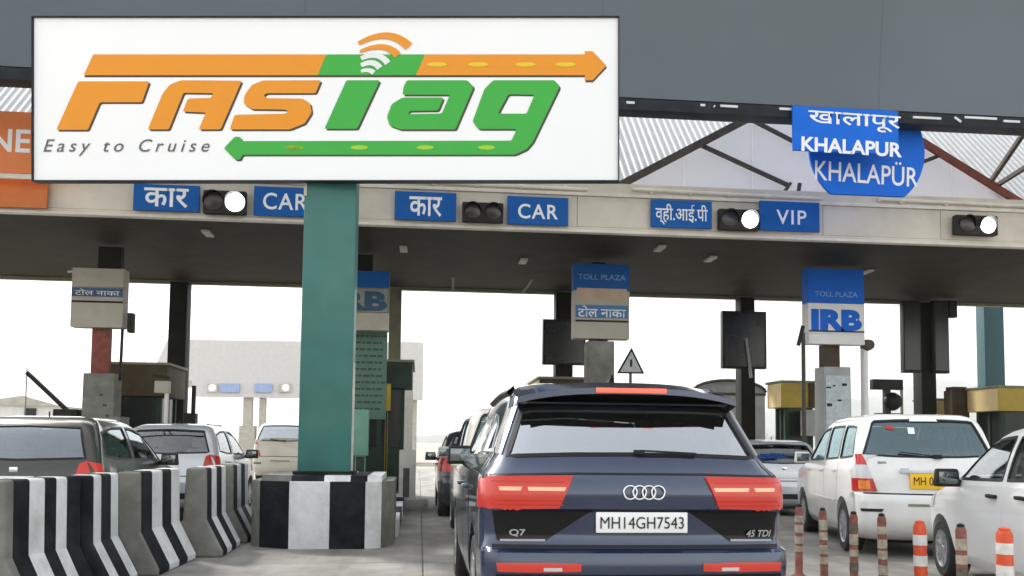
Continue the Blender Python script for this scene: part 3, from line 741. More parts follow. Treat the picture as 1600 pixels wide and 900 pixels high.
# billboard, tilted slightly down towards the traffic
dep = 12.1
bc = P(509, 154, dep)
dd = (RM.transposed() @ (bc-CAM)); sB = FPX/(-dd.z)        # pixels per metre on the board
bb = bpy.data.objects.new('billboard', None); C.objects.link(bb); bb.location = bc; bb.rotation_euler = RM.to_euler()
tag(bb, 'large white billboard with an orange and green arrow logo on the green column', 'billboard')
BW, BH = 914/sB, 254/sB
MB().box((0, 0, -.08), (BW, BH, .12)).build('board_panel', M_board, bb)
fr = MB()
for (c_, d_) in (((0, BH/2+.007, -.07), (BW+.03, .014, .17)), ((0, -BH/2-.012, -.07), (BW+.03, .014, .17)), ((BW/2+.007, 0, -.07), (.014, BH, .17)), ((-BW/2-.012, 0, -.07), (.014, BH, .17))):
    fr.box(c_, d_)
fr.build('board_frame', M_gutter, bb)
for x in (-.25, .25): MB().box((x, 0, -.22), (.12, BH*.9, .18)).build('mounting_rail', M_steel, bb)
def bf(dz, sx=0, sy=0): return lambda u, v: ((u-509+sx)/sB, (154-v-sy)/sB, -.02+dz)
z1 = lambda L_: [(x/2.963, y/2.963) for x, y in L_]
z2 = lambda L_: [(460+x/2.963, y/2.963) for x, y in L_]
def rnd(poly, r=3.2, n=3):
    out = []; k = len(poly)
    for i in range(k):
        p0, p, p2 = Vector(poly[i-1]), Vector(poly[i]), Vector(poly[(i+1) % k])
        a, b = p0-p, p2-p; q = min(r, a.length*.45, b.length*.45)
        A, B_ = p+a.normalized()*q, p+b.normalized()*q
        for t in range(n+1):
            t /= n; out.append(tuple((1-t)**2*A + 2*t*(1-t)*p + t*t*B_))
    return out
def letter(polys, m, rad=3.0, sh=(2.6, 2.6)):
    loops = [rnd(p, rad) for p in polys]
    flat_poly('logo_shadow', loops, bf(.004, *sh), M_lshad, bb); return flat_poly('logo_letter', loops, bf(.008), m, bb)
LF = z1([(360, 375), (690, 375), (655, 472), (460, 472), (405, 600), (258, 600)])
LA = z1([(682, 598), (752, 430), (785, 390), (835, 370), (1118, 372), (1020, 598), (918, 598), (952, 520), (845, 515), (868, 455), (975, 452), (988, 430), (848, 428), (780, 598)])
LS = z1([(1485, 370), (1460, 430), (1232, 430), (1218, 442), (1235, 453), (1400, 455), (1436, 478), (1442, 520), (1410, 570), (1340, 598), (1062, 598), (1085, 530), (1320, 525), (1336, 515), (1320, 506), (1165, 504), (1128, 480), (1130, 440), (1165, 392), (1215, 371)])
for p in (LF, LA, LS): letter([p], M_lorange)
LT = z2([(240, 370), (395, 370), (290, 595), (138, 595)])
La = z2([(520, 370), (800, 370), (830, 400), (745, 598), (490, 598), (440, 580), (428, 540), (450, 480), (500, 450), (690, 450), (665, 510), (532, 512), (525, 527), (682, 524), (720, 437), (500, 437), (505, 400)])
Lg = [z2([(920, 370), (1205, 370), (1228, 400), (1105, 655), (1075, 690), (1020, 715)]) + z1([(1120, 715), (1110, 738), (1088, 738), (1035, 685), (1085, 632), (1112, 632), (1120, 652)]) + z2([(1005, 650), (1030, 596), (850, 596), (825, 560), (880, 410)]), z2([(990, 435), (1112, 437), (1075, 525), (942, 525)])]
letter([LT], M_lgreen); letter([La], M_lgreen); letter(Lg, M_lgreen)
b1 = [(145, 84.4), (509.6, 84.4), (496, 117), (130, 117)]; b2 = [(509.8, 84.4), (664, 84.4), (649.2, 117), (496.2, 117)]
b3 = [(664.2, 84.4), (914, 84.4), (914, 79.3), (926, 79.3), (947.7, 102), (926, 125), (914, 125), (914, 117), (649.4, 117)]
flat_poly('logo_shadow', [[(145, 84.4), (914, 84.4), (914, 79.3), (926, 79.3), (947.7, 102), (926, 125), (914, 125), (914, 117), (130, 117)]], bf(.004, 1.0, 3), M_lshad, bb)
flat_poly('logo_bar', [b1], bf(.008), M_lorange, bb); flat_poly('logo_bar', [b2], bf(.008), M_lgreen, bb); flat_poly('logo_arrow', [b3], bf(.008), M_lorange, bb)
def lens(cx, cy, wd, ht):
    n = 14; return [(cx+wd/2*cos(2*pi*k/n), cy+ht/2*sin(2*pi*k/n)) for k in range(n)]
for xx_ in (660, 850, 1070, 1255): cx, cy = 460+xx_/2.963, 297/2.963; flat_poly('road_dash', [lens(cx, cy, 32, 7)], bf(.012), M_lyel, bb)
for cx in (1360/2.963, 460, 460+300/2.963, 460+605/2.963, 460+890/2.963): flat_poly('road_dash', [lens(cx, 682/2.963, 27, 7)], bf(.012), M_lygr, bb)
def arc(p0, p1, p2, t0, t1, m):
    L1, L2 = [], []
    for k in range(15):
        t = k/14; p = (1-t)**2*Vector(p0)+2*t*(1-t)*Vector(p1)+t*t*Vector(p2); d = (2*(1-t)*(Vector(p1)-Vector(p0))+2*t*(Vector(p2)-Vector(p1))).normalized(); nn_ = Vector((-d.y, d.x)); h = (t0+(t1-t0)*t)/2
        L1.append(tuple(p+nn_*h)); L2.append(tuple(p-nn_*h))
    flat_poly('signal_arc', [z2(L1+L2[::-1])], bf(.014), m, bb)
arc((297, 200), (440, 120), (530, 215), 18, 42, M_lorange); arc((303, 238), (420, 185), (478, 255), 14, 36, M_lorange)
arc((308, 270), (390, 232), (432, 292), 20, 30, M_white); arc((308, 302), (365, 272), (395, 314), 20, 30, M_white); arc((308, 330), (340, 315), (368, 336), 14, 24, M_white)
U0 = Vector((1, 0, 0)); 
lettering('Easy to Cruise', M_lgrey, bb, ((67-509)/sB, (154-243)/sB, -.02), (1, 0, 0), (0, 1, 0), 260/sB, 26/sB, shear=.3, spacing=1.45, bold=.004, lift=.008)

# ------------------------------------------------------------------ striped barriers
BG = 'black and white striped concrete barriers beside the left lane'
def barrier_mesh(bands, Lb):
    a = MB(); hp = [(.33, 0), (.33, .07), (.135, .44), (.115, 1.05)]
    prof = [(x, z) for x, z in hp]+[(-x, z) for x, z in hp[::-1]]
    y = 0; n = len(prof)
    for (bw, mi) in bands:
        y1 = y+bw
        vs = [(x, y, z) for x, z in prof]+[(x, y1, z) for x, z in prof]
        fs = [(k, (k+1) % n, (k+1) % n+n, k+n) for k in range(n)]
        a.add(vs, fs, mi); y = y1
    # ends
    v0 = [(x, 0, z) for x, z in prof]; v1 = [(x, y, z) for x, z in prof]
    a.add(v0+v1, [tuple(range(n))[::-1], tuple(range(n, 2*n))], 2)
    return a, y
def barrier(px0, px1, py, Y, bands, label, endm):
    a, Lb = barrier_mesh(bands, 1)
    me = a.mesh('concrete_barrier', [M_wstripe, M_kstripe, endm])
    bm = bmesh.new(); bm.from_mesh(me); bmesh.ops.remove_doubles(bm, verts=bm.verts, dist=.0005)
    bmesh.ops.recalc_face_normals(bm, faces=bm.faces)
    es = [e for e in bm.edges if len(e.link_faces) == 2 and e.calc_face_angle(0) > .9]
    bmesh.ops.bevel(bm, geom=es, offset=.034, segments=3, affect='EDGES', profile=.6, material=-1)
    bm.to_mesh(me); bm.free()
    o = bpy.data.objects.new('concrete_barrier', me); C.objects.link(o)
    p = P(px0, py, Y); c_ = Vector((.115, 0, 1.05)); best = None
    for k in range(-90, 45):                      # turn the block until its far edge falls where it should
        rz = radians(k); e = p + Matrix.Rotation(rz, 3, 'Z') @ Vector((0, Lb, 0)); d = RM.transposed() @ (e-CAM)
        er = abs(800+FPX*d.x/-d.z-px1)
        if best is None or er < best[0]: best = (er, rz)
    rz = best[1]; q = p - Matrix.Rotation(rz, 3, 'Z') @ c_; o.location = (q.x, q.y, 0); o.rotation_euler = (0, 0, rz)
    tag(o, label, 'barrier', BG); return o
K, Wt = 1, 0
barrier(8, 128, 756, 7.45, [(.10, 2), (.20, K), (.20, Wt), (.16, K), (.15, Wt), (.22, K)], 'nearest striped barrier with the widest stripes, at the left edge', M_concg)
barrier(143, 188, 747, 8.5, [(.06, 2), (.22, Wt), (.30, K), (.24, Wt), (.05, K)], 'striped barrier with a black end, second from the left edge', M_kstripe)
barrier(219, 282, 742, 9.6, [(.03, 2), (.34, K), (.34, Wt), (.32, K), (.34, Wt)], 'striped barrier with a wide grey end, in front of the pale car', M_concg)
barrier(322, 352, 736, 11.1, [(.05, 2), (.26, K), (.30, Wt), (.32, K), (.30, Wt)], 'striped barrier with a grey end, third from the left edge', M_concg)
barrier(364, 389, 729, 12.6, [(.05, 2), (.26, K), (.30, Wt), (.32, K), (.30, Wt)], 'farthest striped barrier, next to the nose block', M_concg)

# ------------------------------------------------------------------ flexible posts
FG = 'flexible lane posts in front of the white cars'
def post(px, py, h, r_, fresh, label, seed):
    s_ = (py-691)/(1.38-h); Y = 1420/s_; p = P(px, py, Y)
    rr = random.Random(seed)
    r = thing('lane_post', label, 'post', (p.x, Y, 0), group=FG)
    MB().lathe([(r_*2.1, 0), (r_*2.1, .03), (r_*1.3, .055), (r_, .07), (r_, h-.03), (r_*.8, h), (.005, h+.004)], n=18).build('post_tube', M_postr if fresh else M_postrd, r, smooth=40)
    z = h-.09
    for k in range(3 if fresh else 4):
        bh = .085 if fresh else rr.uniform(.06, .10)
        MB().lathe([(r_*.9, z-bh), (r_+.003, z-bh), (r_+.003, z), (r_*.9, z)], n=18).build('reflective_band', M_postw if fresh else rr.choice((M_postwd, M_postwd, M_postg)), r, smooth=40)
        z -= bh+(.085 if fresh else rr.uniform(.02, .06))
    MB().lathe([(.004, h-.0), (r_*.7, h-.0), (r_*.7, h+.02), (.01, h+.03)], n=14).build('post_cap', M_blk if not fresh else M_postr, r, smooth=40)
    r.rotation_euler = (rr.uniform(-.02, .02), rr.uniform(-.02, .02), rr.uniform(0, 3))
post(1247, 788, .75, .040, False, 'soiled post nearest the SUV, dark lower half', 1)
post(1287, 794, .75, .038, False, 'soiled post second from the SUV, before the van front wheel', 2)
post(1333, 800, .75, .038, False, 'soiled post before the van rear left wheel', 3)
post(1379, 803, .75, .040, False, 'soiled post before the middle of the van bumper', 4)
post(1438, 815, .75, .052, True, 'clean orange and white post left of the hatchback wheel', 5)
post(1503, 820, .75, .042, False, 'soiled post in front of the hatchback door', 6)
post(1568, 826, .75, .060, True, 'clean orange and white post at the right end of the row', 7)

# ------------------------------------------------------------------ far toll plaza, house, woods, hills
YF = 60.0; M_far = mat('far_hazed_cladding', (.62, .60, .585), .6, noise=.05); M_farb = mat('far_hazed_blue', (.33, .42, .66), .6); M_farc = mat('far_hazed_column', (.50, .47, .40), .7)  # haze over the far plaza is put into these pale colours
ft = thing('far_toll_plaza', 'pale toll canopy far behind, facing the other way', 'canopy', (P(440, 700, YF).x, YF, 0))
q = lambda px, py: P(px, py, YF)
poly = [(q(262, 530).x, q(262, 530).z), (q(658, 536).x, q(658, 536).z), (q(658, 600).x, q(658, 600).z), (q(232, 594).x, q(232, 594).z)]
MB().prism(poly, lambda u, v, k: Vector((u, YF+8*k, v))).build('roof_fascia', M_far, ft, world=True)
MB().span((q(300, 620).x, YF-.1, q(450, 622).z), (q(625, 620).x, YF+.3, q(450, 595).z)).build('lower_beam', M_far, ft, world=True)
MB().span((q(622, 600).x, YF-.3, q(640, 625).z), (q(661, 600).x, YF+.4, q(640, 535).z)).build('end_panel', M_far, ft, world=True)
for x0_, x1_, m in ((345, 375, M_farb), (399, 426, M_farb), (325, 341, M_pale), (437, 455, M_pale)):
    MB().span((q(x0_, 606).x, YF-.25, q(x0_, 613).z), (q(x1_, 606).x, YF-.12, q(x1_, 600).z)).build('sign_plate' if m == M_farb else 'lane_signal', m, ft, world=True)
for x0_ in (333, 447): MB().lathe([(.16, -.30), (.16, -.26)], 'y', (q(x0_, 606).x, YF, q(x0_, 606).z), 14).build('lit_lens', M_lampon, ft, world=True)
for x0_, x1_, yt in ((379, 393, 615), (404, 414, 615), (374, 398, 665), (640, 652, 620)):
    MB().span((q(x0_, yt).x, YF+.3 if yt < 650 else YF-.1, 0), (q(x1_, yt).x, YF+.8, q(x0_, yt).z)).build('column', M_farc, ft, world=True)
hs_ = thing('small_house', 'small pale house with one dark window behind the left cars', 'house', (P(40, 690, 46).x, 46, 0))
q = lambda px, py: P(px, py, 46)
MB().span((q(-60, 640).x, 46, 0), (q(90, 640).x, 51, q(40, 634).z)).build('wall', M_white2, hs_, world=True)
xa_, xb_, ze = q(-66, 634).x, q(97, 634).x, q(40, 634).z
MB().prism([(xa_, ze), (xb_, ze), ((xa_+xb_)/2+.6, q(20, 618).z)], lambda u, v, k: Vector((u, 45.8+5.4*k, v))).build('roof', M_pale, hs_, world=True)
wf = MB().span((q(39, 640).x, 45.92, q(39, 655).z), (q(57, 640).x, 45.99, q(57, 638).z)).build('window', M_brown, hs_, world=True)
MB().span((q(41, 640).x, 45.9, q(39, 653).z), (q(55, 640).x, 45.93, q(57, 640).z)).build('pane', M_bglass, wf, off=hs_.location)

# distant trees as leaf masses
M_leaf = mat('far_foliage', (.07, .085, .045), .8, noise=.4, scale=.6)
rr = random.Random(11)
a = MB()
for (x0_, x1_, Y_, hmin, hmax, cnt) in ((-1150, -700, 1900, 16, 30, 40), (900, 1900, 2600, 20, 40, 50)):
    for k in range(cnt):
        cx = x0_+(x1_-x0_)*(k+rr.random())/cnt; cy = Y_+rr.uniform(-8, 8); h = rr.uniform(hmin, hmax); rw = h*.45
        for q_ in range(70):
            th, ph = rr.uniform(0, 2*pi), math.acos(rr.uniform(-1, 1)); ra = rr.uniform(.5, 1)
            p = Vector((cx+rw*ra*sin(ph)*cos(th), cy+rw*ra*sin(ph)*sin(th), h*.58+h*.42*ra*cos(ph)))
            e = Matrix.Rotation(rr.uniform(0, 6), 3, 'Z') @ Matrix.Rotation(rr.uniform(-1.2, 1.2), 3, 'X'); sz = h*rr.uniform(.07, .14)
            a.add([p+e @ Vector(v)*sz for v in ((-1, -.6, 0), (1, -.5, 0), (.8, .7, 0), (-.7, .8, 0))], [(0, 1, 2, 3)])
        a.box((cx, cy, h*.25), (h*.05, h*.05, h*.5))
tag(a.build('distant_wood', M_leaf, None, recalc=False), kind='stuff')
a = MB(); nx, ny = 60, 10; vs = []; fs = []
for j in range(ny+1):
    for i in range(nx+1):
        x = -1200+3200*i/nx; y = 2500+1050*j/ny; t = j/ny
        hgt = sin(pi*min(1, t*1.0))*(150+60*sin(x*.004+1)+35*sin(x*.011)+14*sin(x*.03+j))*(.12+.88*min(1, max(0, (x-500)/900)))
        vs.append((x, y, max(-2, hgt-1)))
for j in range(ny):
    for i in range(nx): fs.append((j*(nx+1)+i, j*(nx+1)+i+1, (j+1)*(nx+1)+i+1, (j+1)*(nx+1)+i))
a.add(vs, fs); tag(a.build('hills', mat('hill_scrub', (.13, .13, .08), .9, noise=.35, scale=.05), None, smooth=80), kind='structure')
# ------------------------------------------------------------------ vehicles: shells lofted from level outlines
def pchip(xk, yk, x):
    xk, yk = np.array(xk, float), np.array(yk, float); h = np.diff(xk); d = np.diff(yk)/h; m = np.zeros(len(xk))
    for i in range(1, len(xk)-1):
        if d[i-1]*d[i] > 0: w1 = 2*h[i]+h[i-1]; w2 = h[i]+2*h[i-1]; m[i] = (w1+w2)/(w1/d[i-1]+w2/d[i])
    m[0], m[-1] = d[0], d[-1]
    i = np.clip(np.searchsorted(xk, x)-1, 0, len(xk)-2); t = (x-xk[i])/h[i]
    return (1+2*t)*(1-t)**2*yk[i]+t*(1-t)**2*h[i]*m[i]+t*t*(3-2*t)*yk[i+1]+t*t*(t-1)*h[i]*m[i+1]
def outline(yr, yf, hw, br, bf, rr_, rf):
    pts = []
    rr_ = min(rr_, hw*.6); rf = min(rf, hw*.8)
    e = hw-rr_; yb = yr+br*(e/hw)**2
    for k in range(8): x = e*k/8; pts.append((x, yr+br*(x/hw)**2))
    for k in range(8): a = pi/2*k/8; pts.append((e+rr_*sin(a), yb+rr_*1.25*(1-cos(a))))
    y0 = yb+rr_*1.25; ef = hw-rf; yt = yf-bf*(ef/hw)**2; y1 = yt-rf*1.3
    if y1 < y0+.05: y1 = y0+.05
    for k in range(13): t = k/12; pts.append((hw*(1-.012*(2*t-1)**2), y0+(y1-y0)*t))
    for k in range(1, 9): a = pi/2*k/8; pts.append((ef+rf*cos(a)*.988, y1+(yt-y1)*sin(a)))
    for k in range(1, 8): x = ef*(1-k/8); pts.append((x, yf-bf*(x/hw)**2))
    pts.append((0, yf))
    return pts+[(-x, y) for x, y in pts[-2:0:-1]]
def loft(keys, zs=None, inner=None):
    K_ = np.array(keys, float)
    if zs is None:
        zs = []
        for z0, z1_ in zip(K_[:-1, 0], K_[1:, 0]):
            n = max(1, int((z1_-z0)/.035)); zs += [z0+(z1_-z0)*k/n for k in range(n)]
        zs.append(K_[-1, 0])
    zs = np.array(zs); cols = [pchip(K_[:, 0], K_[:, c], zs) for c in range(1, 8)]
    a = MB(); vs = []; n = None
    for i, z in enumerate(zs):
        p = [c[i] for c in cols]
        if inner:
            d, ycap = inner; p[0] += d*1.15; p[1] = min(p[1]-d, ycap); p[2] -= d
            p[4] = min(p[4], .2)
        o = outline(*p); n = len(o); vs += [(x, y, z) for x, y in o]
    fs = []
    for i in range(len(zs)-1):
        for k in range(n): fs.append((i*n+k, i*n+(k+1) % n, (i+1)*n+(k+1) % n, (i+1)*n+k))
    # caps filled as strips across
    h = n//2
    for base, rev in ((0, True), ((len(zs)-1)*n, False)):
        for k in range(h):
            a0, a1 = base+k, base+k+1; b0, b1 = base+(n-k) % n, base+(n-k-1) % n
            q = [a0, a1, b1, b0] if k not in (0, h-1) else ([a0, a1, b1] if k == 0 else [a0, a1, b0])
            q = list(dict.fromkeys(q)); fs.append(tuple(q[::-1] if rev else q))
    a.add(vs, fs, 1 if inner else 0); return a
AX = {'R': (lambda a, b: Vector((a, -6, b)), Vector((0, 1, 0))), 'F': (lambda a, b: Vector((a, 14, b)), Vector((0, -1, 0))),
      'L': (lambda a, b: Vector((-6, a, b)), Vector((1, 0, 0))), 'r': (lambda a, b: Vector((6, a, b)), Vector((-1, 0, 0))),
      'T': (lambda a, b: Vector((a, b, 6)), Vector((0, 0, -1)))}
class Skin:
    def __init__(s, mesh):
        bm = bmesh.new(); bm.from_mesh(mesh); s.t = BVHTree.FromBMesh(bm); bm.free()
    def hit(s, ax, a, b):
        f, d = AX[ax]; o = f(a, b); h = s.t.ray_cast(o, d)
        if h[0] is None: h = s.t.find_nearest(o+d*4)
        n = h[1]
        if n.dot(d) > 0: n = -n
        return h[0], n
def resample(pts, n):
    pts = [Vector(p) for p in pts]; L_ = [0]
    for p, q in zip(pts[:-1], pts[1:]): L_.append(L_[-1]+(q-p).length)
    out = []
    for k in range(n+1):
        t = L_[-1]*k/n; i = 0
        while i < len(pts)-2 and L_[i+1] < t: i += 1
        u = (t-L_[i])/max(1e-9, L_[i+1]-L_[i]); out.append(pts[i].lerp(pts[i+1], min(1, u)))
    return out
def patch(sk, ax, top, bot, off=.006, skirt=.03, nu=20, nv=8, push=None):
    T_, B_ = resample(top, nu), resample(bot, nu); a = MB(); vs = []; ns = []
    for j in range(nv+1):
        for i in range(nu+1):
            p = B_[i].lerp(T_[i], j/nv); h, n = sk.hit(ax, p.x, p.y); vs.append(h+n*off); ns.append(n)
    w_ = nu+1
    fs = [(j*w_+i, j*w_+i+1, (j+1)*w_+i+1, (j+1)*w_+i) for j in range(nv) for i in range(nu)]
    if skirt:
        bd = [i for i in range(w_)]+[j*w_+nu for j in range(1, nv+1)]+[nv*w_+i for i in range(nu-1, -1, -1)]+[j*w_ for j in range(nv-1, 0, -1)]
        k0 = len(vs); vs += [vs[b]-ns[b]*skirt for b in bd]; m = len(bd)
        fs += [(bd[k], bd[(k+1) % m], k0+(k+1) % m, k0+k) for k in range(m)]
    return a.add(vs, fs)
def ribbon(sk, ax, path, wd, off=.004, n=40, closed=False, skirt=.012):
    pp = list(path)+([path[0]] if closed else []); P_ = resample(pp, n); a = MB(); vs = []
    for i, p in enumerate(P_):
        if closed: t = P_[(i+1) % n]-P_[(i-1) % n]
        else: t = P_[min(i+1, n)]-P_[max(i-1, 0)]
        t.normalize(); q = Vector((-t.y, t.x))*wd/2
        for s_ in (-1, 1):
            h, nn_ = sk.hit(ax, p.x+q.x*s_, p.y+q.y*s_); vs += [h+nn_*off, h-nn_*skirt]
    fs = []
    for i in range(n): k = i*4; fs += [(k, k+4, k+6, k+2), (k+1, k, k+4, k+5)[::-1], (k+2, k+6, k+7, k+3)[::-1]]
    return a.add(vs, fs)
def mx(pts): return [(-x, z) for x, z in pts]
def cutprism(border, ax, d0, d1):
    a = MB()
    if ax == 'y': f = lambda u, v, k: Vector((u, (d0, d1)[k], v))
    else: f = lambda u, v, k: Vector(((d0, d1)[k], u, v))
    return a.prism(border, f, 1)
def border(top, bot): return list(bot)+list(top)[::-1]
def boolean(me, cutters):
    a = MB()
    o = bpy.data.objects.new('shell_work', me); C.objects.link(o); cs = []
    for cm in cutters:
        cme = cm.mesh('cut', [M_int, M_int]); co = bpy.data.objects.new('cut_work', cme); C.objects.link(co); cs.append(co)
        md = o.modifiers.new('b', 'BOOLEAN'); md.operation = 'DIFFERENCE'; md.object = co; md.solver = 'EXACT'; md.use_self = True; md.use_hole_tolerant = True
    bpy.context.view_layer.update()
    r = bpy.data.meshes.new_from_object(o.evaluated_get(bpy.context.evaluated_depsgraph_get()))
    for x in cs+[o]: bpy.data.objects.remove(x)
    return r
WH = {}
def wheel_parts(root, x, y, R_, side, spokes=5):
    wd = .22; s = side; key = (R_, spokes)
    w_ = bpy.data.objects.new('wheel', None); C.objects.link(w_); w_.parent = root; w_.location = (x, y, R_); w_.rotation_euler = (0, 0, 0 if s > 0 else pi); w_.empty_display_size = .1
    if key not in WH:
        ty = MB().lathe([(R_*.66, -wd/2), (R_*.93, -wd/2), (R_, -wd*.36), (R_, wd*.36), (R_*.93, wd/2), (R_*.66, wd/2), (R_*.64, wd*.4), (R_*.64, -wd*.4)], 'x', n=36).build('tyre', M_rubber, w_, smooth=35)
        a = MB().lathe([(R_*.66, wd*.42), (R_*.64, wd*.5), (R_*.58, wd*.46), (R_*.55, wd*.1), (.02, wd*.08)], 'x', n=36)
        a.lathe([(R_*.15, wd*.1), (R_*.15, wd*.40), (R_*.1, wd*.45), (.01, wd*.45)], 'x', n=14)
        for k in range(spokes):
            for dth in (-.16, .16):
                an = 2*pi*k/spokes+dth; an2 = 2*pi*k/spokes+dth*1.3
                a.bar((wd*.38, R_*.1*cos(an), R_*.1*sin(an)), (wd*.42, R_*.6*cos(an2), R_*.6*sin(an2)), R_*.085, R_*.07, up=(1, 0, 0))
        rm = a.build('rim', M_rim, w_, smooth=35); WH[key] = (ty.data, rm.data)
    else:
        for nm, me in zip(('tyre', 'rim'), WH[key]):
            o = bpy.data.objects.new(nm, me); C.objects.link(o); o.parent = w_
    return w_
def make_car(name, label, cat, sp, body_mat, group=None, detail=None):
    root = thing(name, label, cat, group=group)
    out = loft(sp['keys']); hw = max(k[3] for k in sp['keys'])
    sk_me = out.mesh('skin', [body_mat]); sk = Skin(sk_me)
    zi0, zi1 = sp['cav']; zs = np.linspace(zi0, zi1, 12)
    inn = loft(sp['keys'], zs, (sp.get('thick', .07), sp['cowl']))
    a = MB(); a.add(out.v, out.f, 0); a.add(inn.v, [f[::-1] for f in inn.f], 1)
    me = a.mesh('body', [body_mat, M_int], recalc=False)
    c1 = MB(); R_ = sp['R']
    for y in sp['ax']:
        for s in (-1, 1): c1.lathe([(R_*1.17, s*(hw-.30)), (R_*1.17, s*(hw+.3))][::s], 'x', (0, y, R_*1.02), 40, 1)
    c2 = MB()
    for t_, b_ in sp['side']: q = cutprism(border(t_, b_), 'x', -1.4, 1.4); c2.add(q.v, q.f, 1)
    c3 = MB()
    rg = sp['rear']; q = cutprism(border(*rg), 'y', -1, sp['rcut']); c3.add(q.v, q.f, 1)
    fg = sp['front']; q = cutprism(border(*fg), 'y', sp['fcut'], 8); c3.add(q.v, q.f, 1)
    bme = boolean(me, [c1, c2, c3])
    if len(bme.polygons) < 500: bme = me; print('BOOLEAN FAILED', name)
    bme.materials.clear(); bme.materials.append(body_mat); bme.materials.append(M_int)
    bm = bmesh.new(); bm.from_mesh(bme)
    for f in bm.faces: f.smooth = True
    for e in bm.edges:
        if len(e.link_faces) == 2 and (e.calc_face_angle(0) > radians(32) or e.link_faces[0].material_index != e.link_faces[1].material_index): e.smooth = False
    bm.to_mesh(bme); bm.free()
    body = bpy.data.objects.new('body', bme); C.objects.link(body); body.parent = root
    gm = sp.get('glass', M_gcar)
    def pb(ax, t_, b_, nm, m, off=.006, skirt=.03, parent=root, **k):
        return patch(sk, ax, t_, b_, off, skirt, **k).build(nm, m, parent, smooth=35)
    def rb(ax, path, wd, nm, m, off=.004, parent=root, **k): return ribbon(sk, ax, path, wd, off, **k).build(nm, m, parent, smooth=35)
    pb('R', *rg, 'rear_window', gm, -.010, 0); pb('F', *fg, 'windscreen', gm, -.010, 0)
    rb('R', border(*rg), .024, 'window_seal', M_blk, .003, closed=True, n=70)
    for t_, b_ in sp['side']:
        for ax in ('L', 'r'):
            pb(ax, t_, b_, 'side_window', gm, -.010, 0)
            rb(ax, border(t_, b_), .028, 'window_trim', sp.get('trim', M_blk), .003, closed=True, n=50)
    for ax, s in (('L', -1), ('r', 1)):
        for t_, b_ in sp.get('doors', []):
            d = pb(ax, t_, b_, 'door', body_mat, .0035, .02, nu=26, nv=12)
        for (y, z) in sp.get('handles', []):
            h, n = sk.hit(ax, y, z); MB().box((0, 0, 0), (.045, .19, .032)).build('door_handle', sp.get('handlem', body_mat), root, bevel=.012).location = h+n*.02
        for y in sp['ax']: wheel_parts(root, s*(hw-.125), y, R_, s, sp.get('spokes', 5))
        y, z, xo = sp['mirror']
        h, n = sk.hit(ax, y, z); mo = MB().box((s*.11, 0, .03), (.24, .12, .17), top=(.85, .9)).bar((-s*.05, .02, -.02), (s*.04, .02, 0), .05).build('wing_mirror', sp.get('mirm', body_mat), root, bevel=.04, bseg=3)
        mo.location = h+Vector((s*xo, 0, 0))
        MB().box((s*.11, -.062, .03), (.18, .008, .115)).build('mirror_glass', M_mirror, mo, bevel=.003)
    # cabin
    for (x, y, z, w_, h_) in sp['seats']:
        b = MB().box((x, y, z+h_/2), (w_, .14, h_), top=(.9, .8)); s_ = b.build('seat', sp.get('seatm', M_seat), root, bevel=.04)
        MB().box((x, y+.0, z+h_+.10), (w_*.5, .10, .17)).build('headrest', sp.get('seatm', M_seat), s_, bevel=.04)
    MB().box((0, sp['cowl']-.25, sp['cav'][0]+.22), (hw*1.6, .35, .28)).build('dashboard', M_int, root, bevel=.05)
    MB().box((0, (sp['ax'][0]+sp['ax'][1])/2, sp['keys'][0][0]-.0), (hw*1.3, sp['ax'][1]-sp['ax'][0]+.9, .12)).build('underbody', M_blk, root)
    for y in sp['ax']: MB().tube([(-(hw-.2), y, R_), (hw-.2, y, R_)], .05).build('axle', M_blk, root)
    if detail: detail(root, sk, pb, rb, hw)
    return root, sk
def place(root, local, world, th):
    R_ = Matrix.Rotation(th, 3, 'Z'); o = Vector((world[0], world[1], 0)) - R_ @ Vector((local[0], local[1], 0))
    root.location = o; root.rotation_euler = (0, 0, th)

